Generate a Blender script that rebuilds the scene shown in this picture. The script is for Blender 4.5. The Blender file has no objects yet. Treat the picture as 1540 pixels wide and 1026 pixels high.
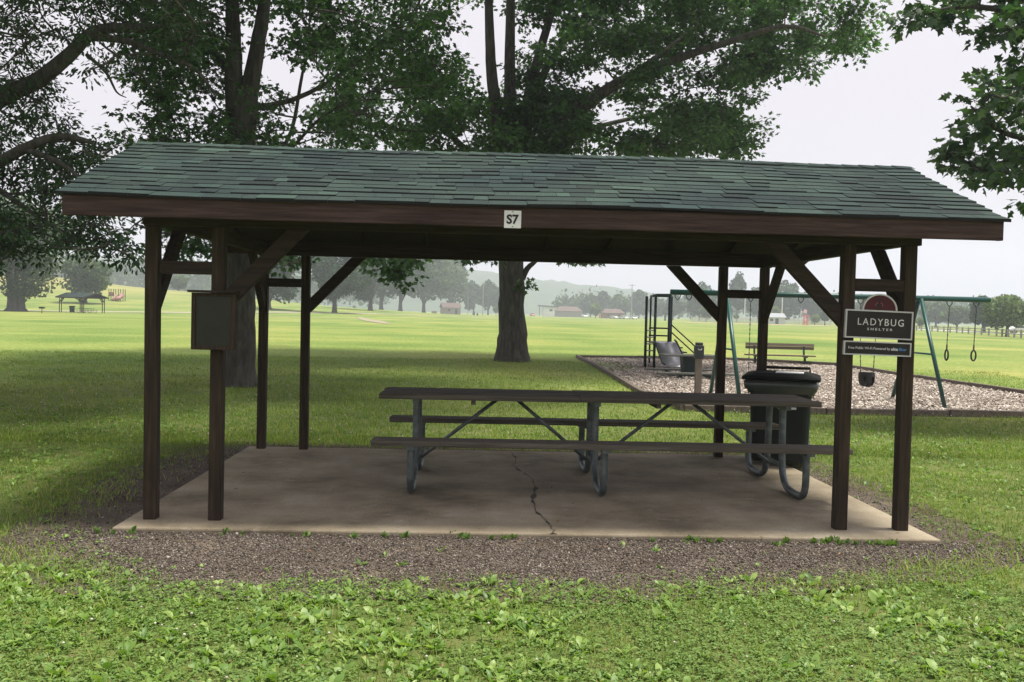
import bpy, bmesh, math, random
import numpy as np
from mathutils import Vector, Matrix
rng = np.random.default_rng(7)
random.seed(7)
R = math.radians
SC = bpy.context.scene
COL = SC.collection

# ------------------------------------------------------------------ camera
FPX, PITCH, YAW, ROLL, CAMH = 1418.68, -.030, .0394, .0241, 1.5185
_w = np.array([math.sin(YAW)*math.cos(PITCH), math.cos(YAW)*math.cos(PITCH), math.sin(PITCH)])
_r = np.array([math.cos(YAW), -math.sin(YAW), 0.]); _u = np.cross(_r, _w)
_r, _u = math.cos(ROLL)*_r+math.sin(ROLL)*_u, -math.sin(ROLL)*_r+math.cos(ROLL)*_u
cam = bpy.data.cameras.new("camera"); camo = bpy.data.objects.new("camera", cam); COL.objects.link(camo)
M = Matrix.Identity(4)
for i in range(3):
    M[i][0], M[i][1], M[i][2] = _r[i], _u[i], -_w[i]
M[2][3] = CAMH
camo.matrix_world = M
cam.sensor_width = 36; cam.lens = 36*FPX/1540; cam.clip_start = .05; cam.clip_end = 5000
SC.camera = camo

# ------------------------------------------------------------------ sky, sun, exposure
SUN = Vector((.60, -.09, 2.2)).normalized()
world = bpy.data.worlds.new("World"); SC.world = world; world.use_nodes = True
nt = world.node_tree; nt.nodes.clear()
wo = nt.nodes.new('ShaderNodeOutputWorld'); bg = nt.nodes.new('ShaderNodeBackground')
sky = nt.nodes.new('ShaderNodeTexSky'); sky.sky_type = 'NISHITA'; sky.sun_disc = False
sky.sun_elevation = math.asin(SUN.z); sky.sun_rotation = math.atan2(SUN.x, SUN.y)
sky.dust_density = 5.0; sky.air_density = 1.0; sky.ozone_density = 1.0
hs = nt.nodes.new('ShaderNodeHueSaturation'); hs.inputs['Saturation'].default_value = .10
# overcast veil: the cloud layer evens out the clear-sky colours and is brightest overhead
tc = nt.nodes.new('ShaderNodeTexCoord'); sx = nt.nodes.new('ShaderNodeSeparateXYZ')
mr = nt.nodes.new('ShaderNodeMapRange'); mr.inputs['From Min'].default_value = 0; mr.inputs['From Max'].default_value = 1
mr.inputs['To Min'].default_value = 5.4; mr.inputs['To Max'].default_value = 9.0
veil = nt.nodes.new('ShaderNodeMix'); veil.data_type = 'RGBA'; veil.blend_type = 'MULTIPLY'; veil.inputs[0].default_value = 1
veil.inputs[6].default_value = (1.0, .942, 1.02, 1)
mx = nt.nodes.new('ShaderNodeMix'); mx.data_type = 'RGBA'; mx.inputs[0].default_value = .85
L = nt.links.new
L(tc.outputs['Generated'], sx.inputs[0]); L(sx.outputs['Z'], mr.inputs['Value'])
L(mr.outputs['Result'], veil.inputs[7])
L(sky.outputs[0], hs.inputs['Color']); L(hs.outputs[0], mx.inputs[6]); L(veil.outputs[2], mx.inputs[7])
L(mx.outputs[2], bg.inputs['Color']); bg.inputs['Strength'].default_value = .10
L(bg.outputs[0], wo.inputs['Surface'])
sun = bpy.data.lights.new("sun", 'SUN'); sun.energy = 5.0; sun.angle = R(11); sun.color = (1, .95, .86)
suno = bpy.data.objects.new("sun", sun); COL.objects.link(suno)
suno.rotation_euler = SUN.to_track_quat('Z', 'Y').to_euler(); suno.location = (20, -15, 60)
SC.view_settings.view_transform = 'Standard'; SC.view_settings.look = 'None'
SC.view_settings.exposure = 0.5; SC.view_settings.gamma = 1.0
SC.render.engine = 'CYCLES'
SC.cycles.use_denoising = True
SC.cycles.max_bounces = 6; SC.cycles.diffuse_bounces = 3; SC.cycles.glossy_bounces = 2
SC.cycles.transmission_bounces = 4; SC.cycles.volume_bounces = 1; SC.cycles.transparent_max_bounces = 8

# ------------------------------------------------------------------ helpers
def at(px, py, Y):
    d = _w+_r*(px-770)/FPX-_u*(py-513)/FPX
    return np.array([0, 0, CAMH])+d*(Y/d[1])
def ground(px, py, z=0.):
    d = _w+_r*(px-770)/FPX-_u*(py-513)/FPX
    return np.array([0, 0, CAMH])+d*((z-CAMH)/d[2])
def smooth(a, b, x):
    t = np.clip((np.asarray(x, float)-a)/(b-a), 0, 1); return t*t*(3-2*t)
def terrain(x, y):
    x = np.asarray(x, float); y = np.asarray(y, float)
    a = x/np.maximum(y, 1.)
    amp = np.interp(a, [-1.2, -.44, -.36, -.30, -.15, -.08, 0], [12, 9.4, 6.9, 5.8, 2.2, 1.2, 0])
    z = amp*smooth(150, 310, y)*(1-.5*smooth(320, 480, y))
    z = z+.10*np.exp(-(((x-1.14)**2+(y-28.5)**2)/6.))+.06*np.exp(-(((x+4.3)**2+(y-17.8)**2)/3.))
    return z-.035
def link(o, parent=None):
    COL.objects.link(o)
    if parent is not None: o.parent = parent
    return o
def tag(o, label=None, cat=None, group=None, kind=None):
    if label: o['label'] = label
    if cat: o['category'] = cat
    if group: o['group'] = group
    if kind: o['kind'] = kind
    return o
def thing(name, label, cat, loc=(0, 0, 0), rotz=0, group=None):
    o = bpy.data.objects.new(name, None); link(o); o.empty_display_size = .2
    o.location = loc; o.rotation_euler = (0, 0, rotz)
    return tag(o, label, cat, group)
def kids(o): return [c for c in COL.objects if c.parent == o]
def dup(root, loc, rotz, label=None, group=None, scale=None):
    r = root.copy(); COL.objects.link(r); r.location = loc; r.rotation_euler = (0, 0, rotz)
    if scale: r.scale = (scale,)*3
    if label: r['label'] = label
    if group: r['group'] = group
    for ch in kids(root):
        c = ch.copy(); COL.objects.link(c); c.parent = r
        for g in kids(ch):
            d = g.copy(); COL.objects.link(d); d.parent = c
    return r

class MB:
    def __init__(s): s.v = []; s.f = []; s.m = []
    def add(s, vs, fs, mi=0):
        n = len(s.v); s.v.extend([tuple(map(float, p)) for p in vs])
        s.f.extend([[i+n for i in f] for f in fs]); s.m.extend([mi]*len(fs)); return s
    def hexa(s, p, mi=0):    # 8 points: bottom ring of 4, top ring of 4 (counter-clockwise from above)
        return s.add(p, [(3, 2, 1, 0), (4, 5, 6, 7), (0, 1, 5, 4), (1, 2, 6, 5), (2, 3, 7, 6), (3, 0, 4, 7)], mi)
    def box(s, x0, x1, y0, y1, z0, z1, mi=0):
        return s.hexa([(x0, y0, z0), (x1, y0, z0), (x1, y1, z0), (x0, y1, z0), (x0, y0, z1), (x1, y0, z1), (x1, y1, z1), (x0, y1, z1)], mi)
    def bar(s, a, b, w, h, up=(0, 0, 1), mi=0):   # rectangular bar from a to b
        a = Vector(a); b = Vector(b); d = (b-a).normalized(); u = Vector(up)
        x = d.cross(u)
        if x.length < 1e-4: x = d.cross(Vector((1, 0, 0)))
        x.normalize(); u = x.cross(d).normalized()
        p = [c+x*i*w/2+u*j*h/2 for c in (a, b) for i, j in ((-1, -1), (1, -1), (1, 1), (-1, 1))]
        return s.add(p, [(0, 1, 2, 3), (7, 6, 5, 4), (0, 4, 5, 1), (1, 5, 6, 2), (2, 6, 7, 3), (3, 7, 4, 0)], mi)
    def tube(s, pts, r, n=8, cap=True, mi=0):
        pts = [Vector(p) for p in pts]; k = len(pts)
        rs = list(r) if hasattr(r, '__len__') else [r]*k
        vs = []; t0 = (pts[1]-pts[0]).normalized()
        x = t0.orthogonal().normalized()
        for i in range(k):
            t = (pts[min(i+1, k-1)]-pts[max(i-1, 0)]).normalized()
            x = (x-t*x.dot(t))
            x = x.normalized() if x.length > 1e-5 else t.orthogonal().normalized()
            y = t.cross(x)
            for j in range(n):
                a = 2*math.pi*j/n; vs.append(pts[i]+(x*math.cos(a)+y*math.sin(a))*rs[i])
        fs = [(i*n+j, i*n+(j+1) % n, (i+1)*n+(j+1) % n, (i+1)*n+j) for i in range(k-1) for j in range(n)]
        if cap: fs += [tuple(range(n))[::-1], tuple(range((k-1)*n, k*n))]
        return s.add(vs, fs, mi)
    def lathe(s, c, prof, n=16, mi=0):
        vs = [(c[0]+r*math.cos(2*math.pi*j/n), c[1]+r*math.sin(2*math.pi*j/n), c[2]+z) for r, z in prof for j in range(n)]
        k = len(prof)
        fs = [(i*n+j, i*n+(j+1) % n, (i+1)*n+(j+1) % n, (i+1)*n+j) for i in range(k-1) for j in range(n)]
        fs += [tuple(range(n))[::-1], tuple(range((k-1)*n, k*n))]
        return s.add(vs, fs, mi)
    def prism(s, poly, y0, y1, mi=0):   # polygon in x-z extruded along y
        n = len(poly)
        vs = [(x, y0, z) for x, z in poly]+[(x, y1, z) for x, z in poly]
        fs = [tuple(range(n)), tuple(range(n, 2*n))[::-1]]+[(j, j+n, (j+1) % n+n, (j+1) % n) for j in range(n)]
        return s.add(vs, fs, mi)
    def build(s, name, mats, parent=None, smooth_=False, bevel=0):
        me = bpy.data.meshes.new(name); me.from_pydata(s.v, [], s.f)
        mats = mats if isinstance(mats, (list, tuple)) else [mats]
        for m in mats: me.materials.append(m)
        if len(mats) > 1: me.polygons.foreach_set('material_index', s.m)
        bm = bmesh.new(); bm.from_mesh(me); bmesh.ops.recalc_face_normals(bm, faces=bm.faces); bm.to_mesh(me); bm.free()
        if smooth_: me.polygons.foreach_set('use_smooth', [True]*len(me.polygons))
        o = bpy.data.objects.new(name, me); link(o, parent)
        if bevel:
            b = o.modifiers.new('bevel', 'BEVEL'); b.width = bevel; b.segments = 2; b.limit_method = 'ANGLE'
        return o

def raw_mesh(name, verts, faces_flat, sizes, mat, parent=None, smooth_=False):
    me = bpy.data.meshes.new(name)
    verts = np.ascontiguousarray(verts, dtype=np.float32)
    me.vertices.add(len(verts)); me.vertices.foreach_set('co', verts.ravel())
    me.loops.add(len(faces_flat)); me.loops.foreach_set('vertex_index', np.asarray(faces_flat, dtype=np.int32))
    sizes = np.asarray(sizes, dtype=np.int32)
    me.polygons.add(len(sizes)); starts = np.concatenate([[0], np.cumsum(sizes)[:-1]]).astype(np.int32)
    me.polygons.foreach_set('loop_start', starts)
    try: me.polygons.foreach_set('loop_total', sizes)
    except Exception: pass
    if smooth_: me.polygons.foreach_set('use_smooth', np.ones(len(sizes), dtype=bool))
    me.update(calc_edges=True); me.validate()
    for m in (mat if isinstance(mat, (list, tuple)) else [mat]): me.materials.append(m)
    o = bpy.data.objects.new(name, me); link(o, parent); return o

def scatter(name, tv, tf, pos, X, Yv, Z, size, mat, parent=None, smooth_=False):
    """many copies of a small template as one mesh; X,Yv,Z local frames (N,3), size (N,) or (N,3)"""
    tv = np.asarray(tv, float); N = len(pos); size = np.asarray(size, float)
    if size.ndim == 1: size = np.repeat(size[:, None], 3, 1)
    V = pos[:, None, :]+(tv[None, :, 0:1]*size[:, None, 0:1])*X[:, None, :]+(tv[None, :, 1:2]*size[:, None, 1:2])*Yv[:, None, :]+(tv[None, :, 2:3]*size[:, None, 2:3])*Z[:, None, :]
    flat = np.concatenate([np.array(f) for f in tf]); sz = np.array([len(f) for f in tf])
    F = (flat[None, :]+(np.arange(N)*len(tv))[:, None]).ravel()
    return raw_mesh(name, V.reshape(-1, 3), F, np.tile(sz, N), mat, parent, smooth_)
def unit(a): return a/np.maximum(np.linalg.norm(a, axis=1, keepdims=True), 1e-9)
def frames(d, n):
    d = unit(d); b = unit(np.cross(n, d)); n = np.cross(d, b); return d, b, n
def randdir(N): return unit(rng.normal(size=(N, 3)))

# ------------------------------------------------------------------ materials
def new_mat(name):
    m = bpy.data.materials.new(name); m.use_nodes = True
    n = m.node_tree; return m, n, n.nodes['Principled BSDF'], n.links.new
def ramp(n, cols, pos=None):
    r = n.nodes.new('ShaderNodeValToRGB'); e = r.color_ramp.elements
    pos = pos or [i/(len(cols)-1) for i in range(len(cols))]
    while len(e) < len(cols): e.new(.5)
    for i, (c, p) in enumerate(zip(cols, pos)): e[i].position = p; e[i].color = (*c, 1)
    return r
def noisy(name, cols, scale=6, stretch=(1, 1, 1), rough=.75, bump=.0, metal=0, pos=None, detail=8, spec=.3, bscale=None, coord='Object'):
    m, n, b, l = new_mat(name)
    t = n.nodes.new('ShaderNodeTexCoord'); mp = n.nodes.new('ShaderNodeMapping'); mp.inputs['Scale'].default_value = stretch
    nz = n.nodes.new('ShaderNodeTexNoise'); nz.inputs['Scale'].default_value = scale; nz.inputs['Detail'].default_value = detail; nz.inputs['Roughness'].default_value = .65
    l(t.outputs[coord], mp.inputs[0]); l(mp.outputs[0], nz.inputs['Vector'])
    r = ramp(n, cols, pos or [.3+.4*i/(len(cols)-1) for i in range(len(cols))])
    l(nz.outputs['Fac'], r.inputs[0]); l(r.outputs[0], b.inputs['Base Color'])
    b.inputs['Roughness'].default_value = rough; b.inputs['Metallic'].default_value = metal
    b.inputs['Specular IOR Level'].default_value = spec
    if bump:
        n2 = n.nodes.new('ShaderNodeTexNoise'); n2.inputs['Scale'].default_value = bscale or scale*3; n2.inputs['Detail'].default_value = 6
        l(mp.outputs[0], n2.inputs['Vector'])
        bp = n.nodes.new('ShaderNodeBump'); bp.inputs['Strength'].default_value = bump; bp.inputs['Distance'].default_value = .02
        l(n2.outputs['Fac'], bp.inputs['Height']); l(bp.outputs[0], b.inputs['Normal'])
    return m
def island(name, cols, rough=.6, transl=0, spec=.25, pos=None, tcol=None, bigvar=None, grain=None):
    """each small piece its own shade of the material (random per mesh island)"""
    m, n, b, l = new_mat(name)
    g = n.nodes.new('ShaderNodeNewGeometry'); r = ramp(n, cols, pos); l(g.outputs['Random Per Island'], r.inputs[0])
    out = r.outputs[0]
    if bigvar:
        nz = n.nodes.new('ShaderNodeTexNoise'); nz.inputs['Scale'].default_value = bigvar; nz.inputs['Detail'].default_value = 3
        l(g.outputs['Position'], nz.inputs['Vector'])
        r2 = ramp(n, [(.72, .74, .76), (1.22, 1.2, 1.05)], [.35, .65]); l(nz.outputs['Fac'], r2.inputs[0])
        mm = n.nodes.new('ShaderNodeMix'); mm.data_type = 'RGBA'; mm.blend_type = 'MULTIPLY'; mm.inputs[0].default_value = 1
        l(out, mm.inputs[6]); l(r2.outputs[0], mm.inputs[7]); out = mm.outputs[2]
    if grain:
        nz = n.nodes.new('ShaderNodeTexNoise'); nz.inputs['Scale'].default_value = grain; nz.inputs['Detail'].default_value = 2
        l(g.outputs['Position'], nz.inputs['Vector'])
        r2 = ramp(n, [(.62, .62, .62), (1.4, 1.4, 1.4)], [.35, .65]); l(nz.outputs['Fac'], r2.inputs[0])
        mm = n.nodes.new('ShaderNodeMix'); mm.data_type = 'RGBA'; mm.blend_type = 'MULTIPLY'; mm.inputs[0].default_value = 1
        l(out, mm.inputs[6]); l(r2.outputs[0], mm.inputs[7]); out = mm.outputs[2]
    l(out, b.inputs['Base Color'])
    b.inputs['Roughness'].default_value = rough; b.inputs['Specular IOR Level'].default_value = spec
    if transl:
        tr = n.nodes.new('ShaderNodeBsdfTranslucent'); ms = n.nodes.new('ShaderNodeMixShader'); ms.inputs[0].default_value = transl
        mm = n.nodes.new('ShaderNodeMix'); mm.data_type = 'RGBA'; mm.blend_type = 'MULTIPLY'; mm.inputs[0].default_value = 1
        mm.inputs[7].default_value = (*(tcol or (1.5, 1.6, .7)), 1)
        l(out, mm.inputs[6]); l(mm.outputs[2], tr.inputs['Color'])
        o = n.nodes['Material Output']; l(b.outputs[0], ms.inputs[1]); l(tr.outputs[0], ms.inputs[2]); l(ms.outputs[0], o.inputs['Surface'])
    return m
def plain(name, c, rough=.6, metal=0, spec=.4):
    m, n, b, l = new_mat(name)
    t = n.nodes.new('ShaderNodeTexCoord'); nz = n.nodes.new('ShaderNodeTexNoise'); nz.inputs['Scale'].default_value = 9; nz.inputs['Detail'].default_value = 6
    l(t.outputs['Object'], nz.inputs['Vector'])
    r = ramp(n, [tuple(x*.82 for x in c), tuple(min(1, x*1.12) for x in c)], [.3, .7]); l(nz.outputs['Fac'], r.inputs[0]); l(r.outputs[0], b.inputs['Base Color'])
    b.inputs['Roughness'].default_value = rough; b.inputs['Metallic'].default_value = metal; b.inputs['Specular IOR Level'].default_value = spec
    return m

WOODC = [(.010, .0065, .004), (.025, .0165, .010), (.047, .033, .021)]
wood_x = noisy('stained_wood_along_x', WOODC, 5, (.5, 8, 8), .8, .35)
wood_y = noisy('stained_wood_along_y', WOODC, 5, (8, .5, 8), .8, .35)
wood_z = noisy('stained_wood_upright', [(.011, .0065, .0035), (.030, .0195, .0105), (.062, .042, .025)], 5, (8, 8, .5), .8, .35)
fascia_m = noisy('fascia_board_wood', [(.016, .0085, .007), (.048, .027, .023), (.085, .053, .046)], 4, (.5, 7, 9), .8, .4)
deck_m = noisy('roof_boards', [(.025, .02, .016), (.045, .036, .03)], 4, (.5, 6, 6), .85, .2)
shingle_m = island('green_asphalt_shingle', [(.020, .028, .029), (.031, .049, .047), (.024, .035, .036), (.036, .057, .053), (.027, .041, .041), (.043, .070, .064)], .95, spec=.15, bigvar=.9, grain=130)
asphalt_edge = plain('shingle_cut_edge', (.005, .006, .006), .95)
galv = noisy('galvanised_pipe', [(.06, .075, .078), (.11, .13, .132), (.18, .20, .20)], 14, (1, 1, 1), .5, .05, .5)
plank_m = noisy('weathered_table_planks', [(.055, .048, .037), (.115, .102, .082), (.18, .162, .135)], 5, (.35, 9, 9), .85, .5)
green_metal = noisy('green_painted_steel', [(.006, .050, .042), (.010, .075, .062)], 8, rough=.4, spec=.5)
dark_metal = plain('dark_green_black_steel', (.012, .030, .028), .45, .2)
chain_m = plain('chain_steel', (.12, .12, .11), .45, .7)
black_rubber = plain('black_rubber', (.012, .013, .012), .6)
bin_m = plain('dark_green_plastic', (.006, .011, .009), .55, 0, .35)
lid_m = plain('black_plastic_lid', (.007, .008, .008), .85, 0, .12)
bag_m = plain('green_grey_bag_film', (.055, .068, .058), .3, 0, .6)
white_m = plain('white_paint', (.72, .72, .72), .5)
black_m = plain('black_paint', (.012, .012, .014), .5)
signgrey = plain('charcoal_sign_board', (.028, .026, .024), .7, 0, .2)
signedge = plain('pale_sign_edge', (.50, .50, .50), .5)
signred = plain('dark_red_sign_board', (.075, .020, .024), .7, 0, .2)
letter_m = plain('pale_lettering', (.62, .62, .62), .5)
blue_m = plain('blue_lettering', (.06, .17, .38), .5)
pink_m = plain('pink_marks', (.30, .12, .13), .5)
slide_m = noisy('stainless_slide', [(.42, .41, .43), (.56, .55, .57)], 3, rough=.38, metal=.75)
tan_board = noisy('tan_bench_boards', [(.10, .075, .058), (.17, .13, .10)], 6, (.5, 6, 6), .8, .2)
grey_table = noisy('grey_green_table_boards', [(.09, .095, .08), (.15, .155, .13)], 6, (.5, 6, 6), .8, .2)
timber_m = noisy('landscape_timber', [(.065, .052, .042), (.13, .105, .085), (.17, .14, .115)], 5, (4, 4, 4), .9, .5)
oldpost_m = noisy('old_grey_post', [(.13, .11, .085), (.22, .19, .155)], 5, (8, 8, .6), .9, .4)
glass_m = plain('dull_window_pane', (.022, .023, .017), .30, 0, .25)
bark_m = noisy('tree_bark', [(.022, .021, .017), (.060, .057, .047), (.105, .10, .083)], 5, (2.2, 2.2, .45), .95, 1.0, bscale=9)
bark_far = noisy('tree_bark_far', [(.05, .045, .038), (.09, .08, .07)], 3, (2, 2, .5), .95)
leaf_c = island('maple_leaves', [(.028, .062, .028), (.046, .095, .036), (.060, .120, .044), (.085, .155, .055)], .5, .46, .35, tcol=(1.15, 1.55, .60))
leaf_l = island('dark_maple_leaves', [(.024, .056, .027), (.040, .084, .034), (.054, .108, .042), (.078, .140, .052)], .5, .45, .35, tcol=(1.1, 1.5, .6))
leaf_o = island('small_oak_leaves', [(.022, .050, .027), (.038, .076, .036), (.056, .104, .046)], .55, .45, .3, tcol=(1.15, 1.5, .6))
leaf_r = island('broad_maple_leaves', [(.030, .066, .036), (.050, .098, .046), (.076, .135, .056), (.115, .18, .075)], .45, .38, .4, tcol=(1.1, 1.5, .6))
far_dark = island('far_leaves_dark', [(.024, .052, .027), (.042, .080, .038), (.058, .100, .046)], .7, .2, .1, bigvar=.25)
far_mid = island('far_leaves_mid', [(.045, .080, .032), (.070, .115, .046), (.095, .145, .06)], .7, .25, .1, bigvar=.25)
far_light = island('far_leaves_light', [(.08, .13, .045), (.115, .175, .06), (.15, .21, .08)], .7, .25, .1, bigvar=.25)

# ================================================================== SETTING: ground sheet
def ground_material():
    m, n, b, l = new_mat('lawn_ground')
    t = n.nodes.new('ShaderNodeNewGeometry')
    def nz(sc, det=6, stretch=None):
        z = n.nodes.new('ShaderNodeTexNoise'); z.inputs['Scale'].default_value = sc; z.inputs['Detail'].default_value = det
        if stretch:
            mp = n.nodes.new('ShaderNodeMapping'); mp.inputs['Scale'].default_value = stretch
            l(t.outputs['Position'], mp.inputs[0]); l(mp.outputs[0], z.inputs['Vector'])
        else: l(t.outputs['Position'], z.inputs['Vector'])
        return z
    fine = nz(9, 8); big = nz(.11, 5, (1, .5, 1)); mow = nz(.05, 4, (.5, 4, 1))
    r1 = ramp(n, [(.088, .132, .030), (.158, .212, .048), (.242, .278, .088)], [.3, .5, .72]); l(fine.outputs['Fac'], r1.inputs[0])
    r2 = ramp(n, [(.66, .80, .66), (1.0, 1.0, 1.0), (1.42, 1.16, 1.3)], [.34, .5, .66]); l(big.outputs['Fac'], r2.inputs[0])
    r3 = ramp(n, [(.86, .91, .86), (1.12, 1.07, 1.10)], [.40, .60]); l(mow.outputs['Fac'], r3.inputs[0])
    def mul(a, c):
        k = n.nodes.new('ShaderNodeMix'); k.data_type = 'RGBA'; k.blend_type = 'MULTIPLY'; k.inputs[0].default_value = 1
        l(a, k.inputs[6]); l(c, k.inputs[7]); return k.outputs[2]
    col = mul(mul(r1.outputs[0], r2.outputs[0]), r3.outputs[0])
    # dry straw-coloured grass on the hill
    sp = n.nodes.new('ShaderNodeSeparateXYZ'); l(t.outputs['Position'], sp.inputs[0])
    mp = n.nodes.new('ShaderNodeMapRange'); mp.inputs['From Min'].default_value = 1.5; mp.inputs['From Max'].default_value = 7.5
    mp.inputs['To Max'].default_value = .75
    l(sp.outputs['Z'], mp.inputs['Value'])
    st = nz(.03, 4, (.6, 2, 1)); rs = ramp(n, [(.17, .18, .055), (.33, .27, .12)], [.4, .6]); l(st.outputs['Fac'], rs.inputs[0])
    k = n.nodes.new('ShaderNodeMix'); k.data_type = 'RGBA'; l(mp.outputs[0], k.inputs[0]); l(col, k.inputs[6]); l(rs.outputs[0], k.inputs[7])
    # thin turf: soil and thatch between the blades of the worn lawn round the shelter
    ln = n.nodes.new('ShaderNodeVectorMath'); ln.operation = 'DISTANCE'; l(t.outputs['Position'], ln.inputs[0]); ln.inputs[1].default_value = (.4, 7, 0)
    ms = n.nodes.new('ShaderNodeMapRange'); ms.inputs['From Min'].default_value = 5; ms.inputs['From Max'].default_value = 14; ms.inputs['To Min'].default_value = .85; ms.inputs['To Max'].default_value = 0
    l(ln.outputs['Value'], ms.inputs['Value'])
    so = nz(3.5, 8); rso = ramp(n, [(.052, .078, .020), (.095, .115, .036), (.16, .145, .068)], [.35, .55, .72]); l(so.outputs['Fac'], rso.inputs[0])
    k9 = n.nodes.new('ShaderNodeMix'); k9.data_type = 'RGBA'; l(ms.outputs[0], k9.inputs[0]); l(k.outputs[2], k9.inputs[6]); l(rso.outputs[0], k9.inputs[7]); k = k9
    l(k.outputs[2], b.inputs['Base Color']); b.inputs['Roughness'].default_value = .9; b.inputs['Specular IOR Level'].default_value = .1
    bp = n.nodes.new('ShaderNodeBump'); bp.inputs['Strength'].default_value = .5; bp.inputs['Distance'].default_value = .05
    l(fine.outputs['Fac'], bp.inputs['Height']); l(bp.outputs[0], b.inputs['Normal'])
    return m
ys = np.concatenate([np.linspace(-40, 3, 12), np.geomspace(4, 1500, 110)])
aa = np.linspace(-1.0, 1.0, 121)
gx = aa[None, :]*(np.abs(ys)[:, None]*.95+45); gy = np.repeat(ys[:, None], 121, 1)
gz = terrain(gx, gy)
nr, nc = gx.shape
idx = np.arange(nr*nc).reshape(nr, nc)
quads = np.stack([idx[:-1, :-1], idx[:-1, 1:], idx[1:, 1:], idx[1:, :-1]], -1).reshape(-1, 4)
g = raw_mesh('ground', np.stack([gx, gy, gz], -1).reshape(-1, 3), quads.ravel(), np.full(len(quads), 4), ground_material(), None, True)
tag(g, kind='structure')

def sheet(name, pts, z, mat, wob=0., dens=.12, thick=0):
    """irregular flat sheet following a closed outline"""
    P = [np.array(p[:2], float) for p in pts]; out = []
    for i in range(len(P)):
        a, b = P[i], P[(i+1) % len(P)]; k = max(1, int(np.linalg.norm(b-a)/dens))
        nrm = np.array([-(b-a)[1], (b-a)[0]])/max(np.linalg.norm(b-a), 1e-6)
        for j in range(k):
            s_ = len(out)*dens; w = wob*(math.sin(s_*2.3)+.8*math.sin(s_*5.1+1)+.6*math.sin(s_*11.7+2)+.4*math.sin(s_*23+.5)) if wob and j else 0
            out.append(a+(b-a)*j/k+nrm*w)
    bm = bmesh.new()
    vs = [bm.verts.new((p[0], p[1], z if not callable(z) else z(p[0], p[1]))) for p in out]
    f = bm.faces.new(vs)
    bmesh.ops.triangulate(bm, faces=[f])
    bmesh.ops.recalc_face_normals(bm, faces=bm.faces)
    me = bpy.data.meshes.new(name); bm.to_mesh(me); bm.free()
    if me.polygons and me.polygons[0].normal.z < 0: me.flip_normals()
    me.materials.append(mat); o = bpy.data.objects.new(name, me); link(o); return tag(o, kind='structure')

# concrete slab -----------------------------------------------------
def concrete():
    m, n, b, l = new_mat('stained_concrete')
    t = n.nodes.new('ShaderNodeTexCoord')
    def nz(sc, d=8):
        z = n.nodes.new('ShaderNodeTexNoise'); z.inputs['Scale'].default_value = sc; z.inputs['Detail'].default_value = d; z.inputs['Roughness'].default_value = .65
        l(t.outputs['Object'], z.inputs['Vector']); return z
    a = nz(1.1); r = ramp(n, [(.135, .112, .074), (.265, .222, .152), (.37, .325, .24)], [.33, .5, .68]); l(a.outputs['Fac'], r.inputs[0])
    c = nz(60, 3); r2 = ramp(n, [(.8, .8, .8), (1.15, 1.15, 1.15)], [.3, .7]); l(c.outputs['Fac'], r2.inputs[0])
    k = n.nodes.new('ShaderNodeMix'); k.data_type = 'RGBA'; k.blend_type = 'MULTIPLY'; k.inputs[0].default_value = 1
    l(r.outputs[0], k.inputs[6]); l(r2.outputs[0], k.inputs[7])
    # worn pale patches and dark spots
    p = nz(4.5, 5); r3 = ramp(n, [(0, 0, 0), (.8, .8, .8)], [.60, .72]); l(p.outputs['Fac'], r3.inputs[0])
    k2 = n.nodes.new('ShaderNodeMix'); k2.data_type = 'RGBA'; l(r3.outputs[0], k2.inputs[0]); l(k.outputs[2], k2.inputs[6]); k2.inputs[7].default_value = (.36, .33, .27, 1)
    v = n.nodes.new('ShaderNodeTexVoronoi'); v.inputs['Scale'].default_value = 2.6; l(t.outputs['Object'], v.inputs['Vector'])
    r4 = ramp(n, [(.9, .9, .9), (0, 0, 0)], [.03, .055]); l(v.outputs['Distance'], r4.inputs[0])
    k3 = n.nodes.new('ShaderNodeMix'); k3.data_type = 'RGBA'; l(r4.outputs[0], k3.inputs[0]); l(k2.outputs[2], k3.inputs[6]); k3.inputs[7].default_value = (.05, .042, .034, 1)
    l(k3.outputs[2], b.inputs['Base Color']); b.inputs['Roughness'].default_value = .85; b.inputs['Specular IOR Level'].default_value = .25
    bp = n.nodes.new('ShaderNodeBump'); bp.inputs['Strength'].default_value = .25; bp.inputs['Distance'].default_value = .01
    l(c.outputs['Fac'], bp.inputs['Height']); l(bp.outputs[0], b.inputs['Normal'])
    return m
XC, YF = .4367, 6.697
slab = MB().box(-2.43, 3.30, 6.45, 10.32, -.13, 0).build('concrete_slab', concrete(), bevel=.012); tag(slab, kind='structure')
crack_pts = [(768, 678), (776, 690), (774, 700), (786, 712), (800, 720), (806, 735), (801, 752), (806, 770), (822, 784), (828, 793), (833, 805)]
cp = [ground(x, y) for x, y in crack_pts]; fine = []
for a, b in zip(cp[:-1], cp[1:]):
    for k in range(5): fine.append(a+(b-a)*k/5+np.array([rng.normal()*.018*(rng.random() < .45), rng.normal()*.010, 0]))
fine.append(cp[-1]); fine[-1][1] = 6.452
mb = MB(); wl = [.003+.013*abs(rng.normal())*(rng.random() < .35) for _ in fine]
vs = []
for p, w in zip(fine, wl): vs += [(p[0]-w, p[1], .0035), (p[0]+w, p[1], .0035)]
mb.add(vs, [(2*i, 2*i+1, 2*i+3, 2*i+2) for i in range(len(fine)-1)])
mb.build('crack', noisy('crack_dirt', [(.022, .019, .013), (.07, .058, .04)], 25), slab)

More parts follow.
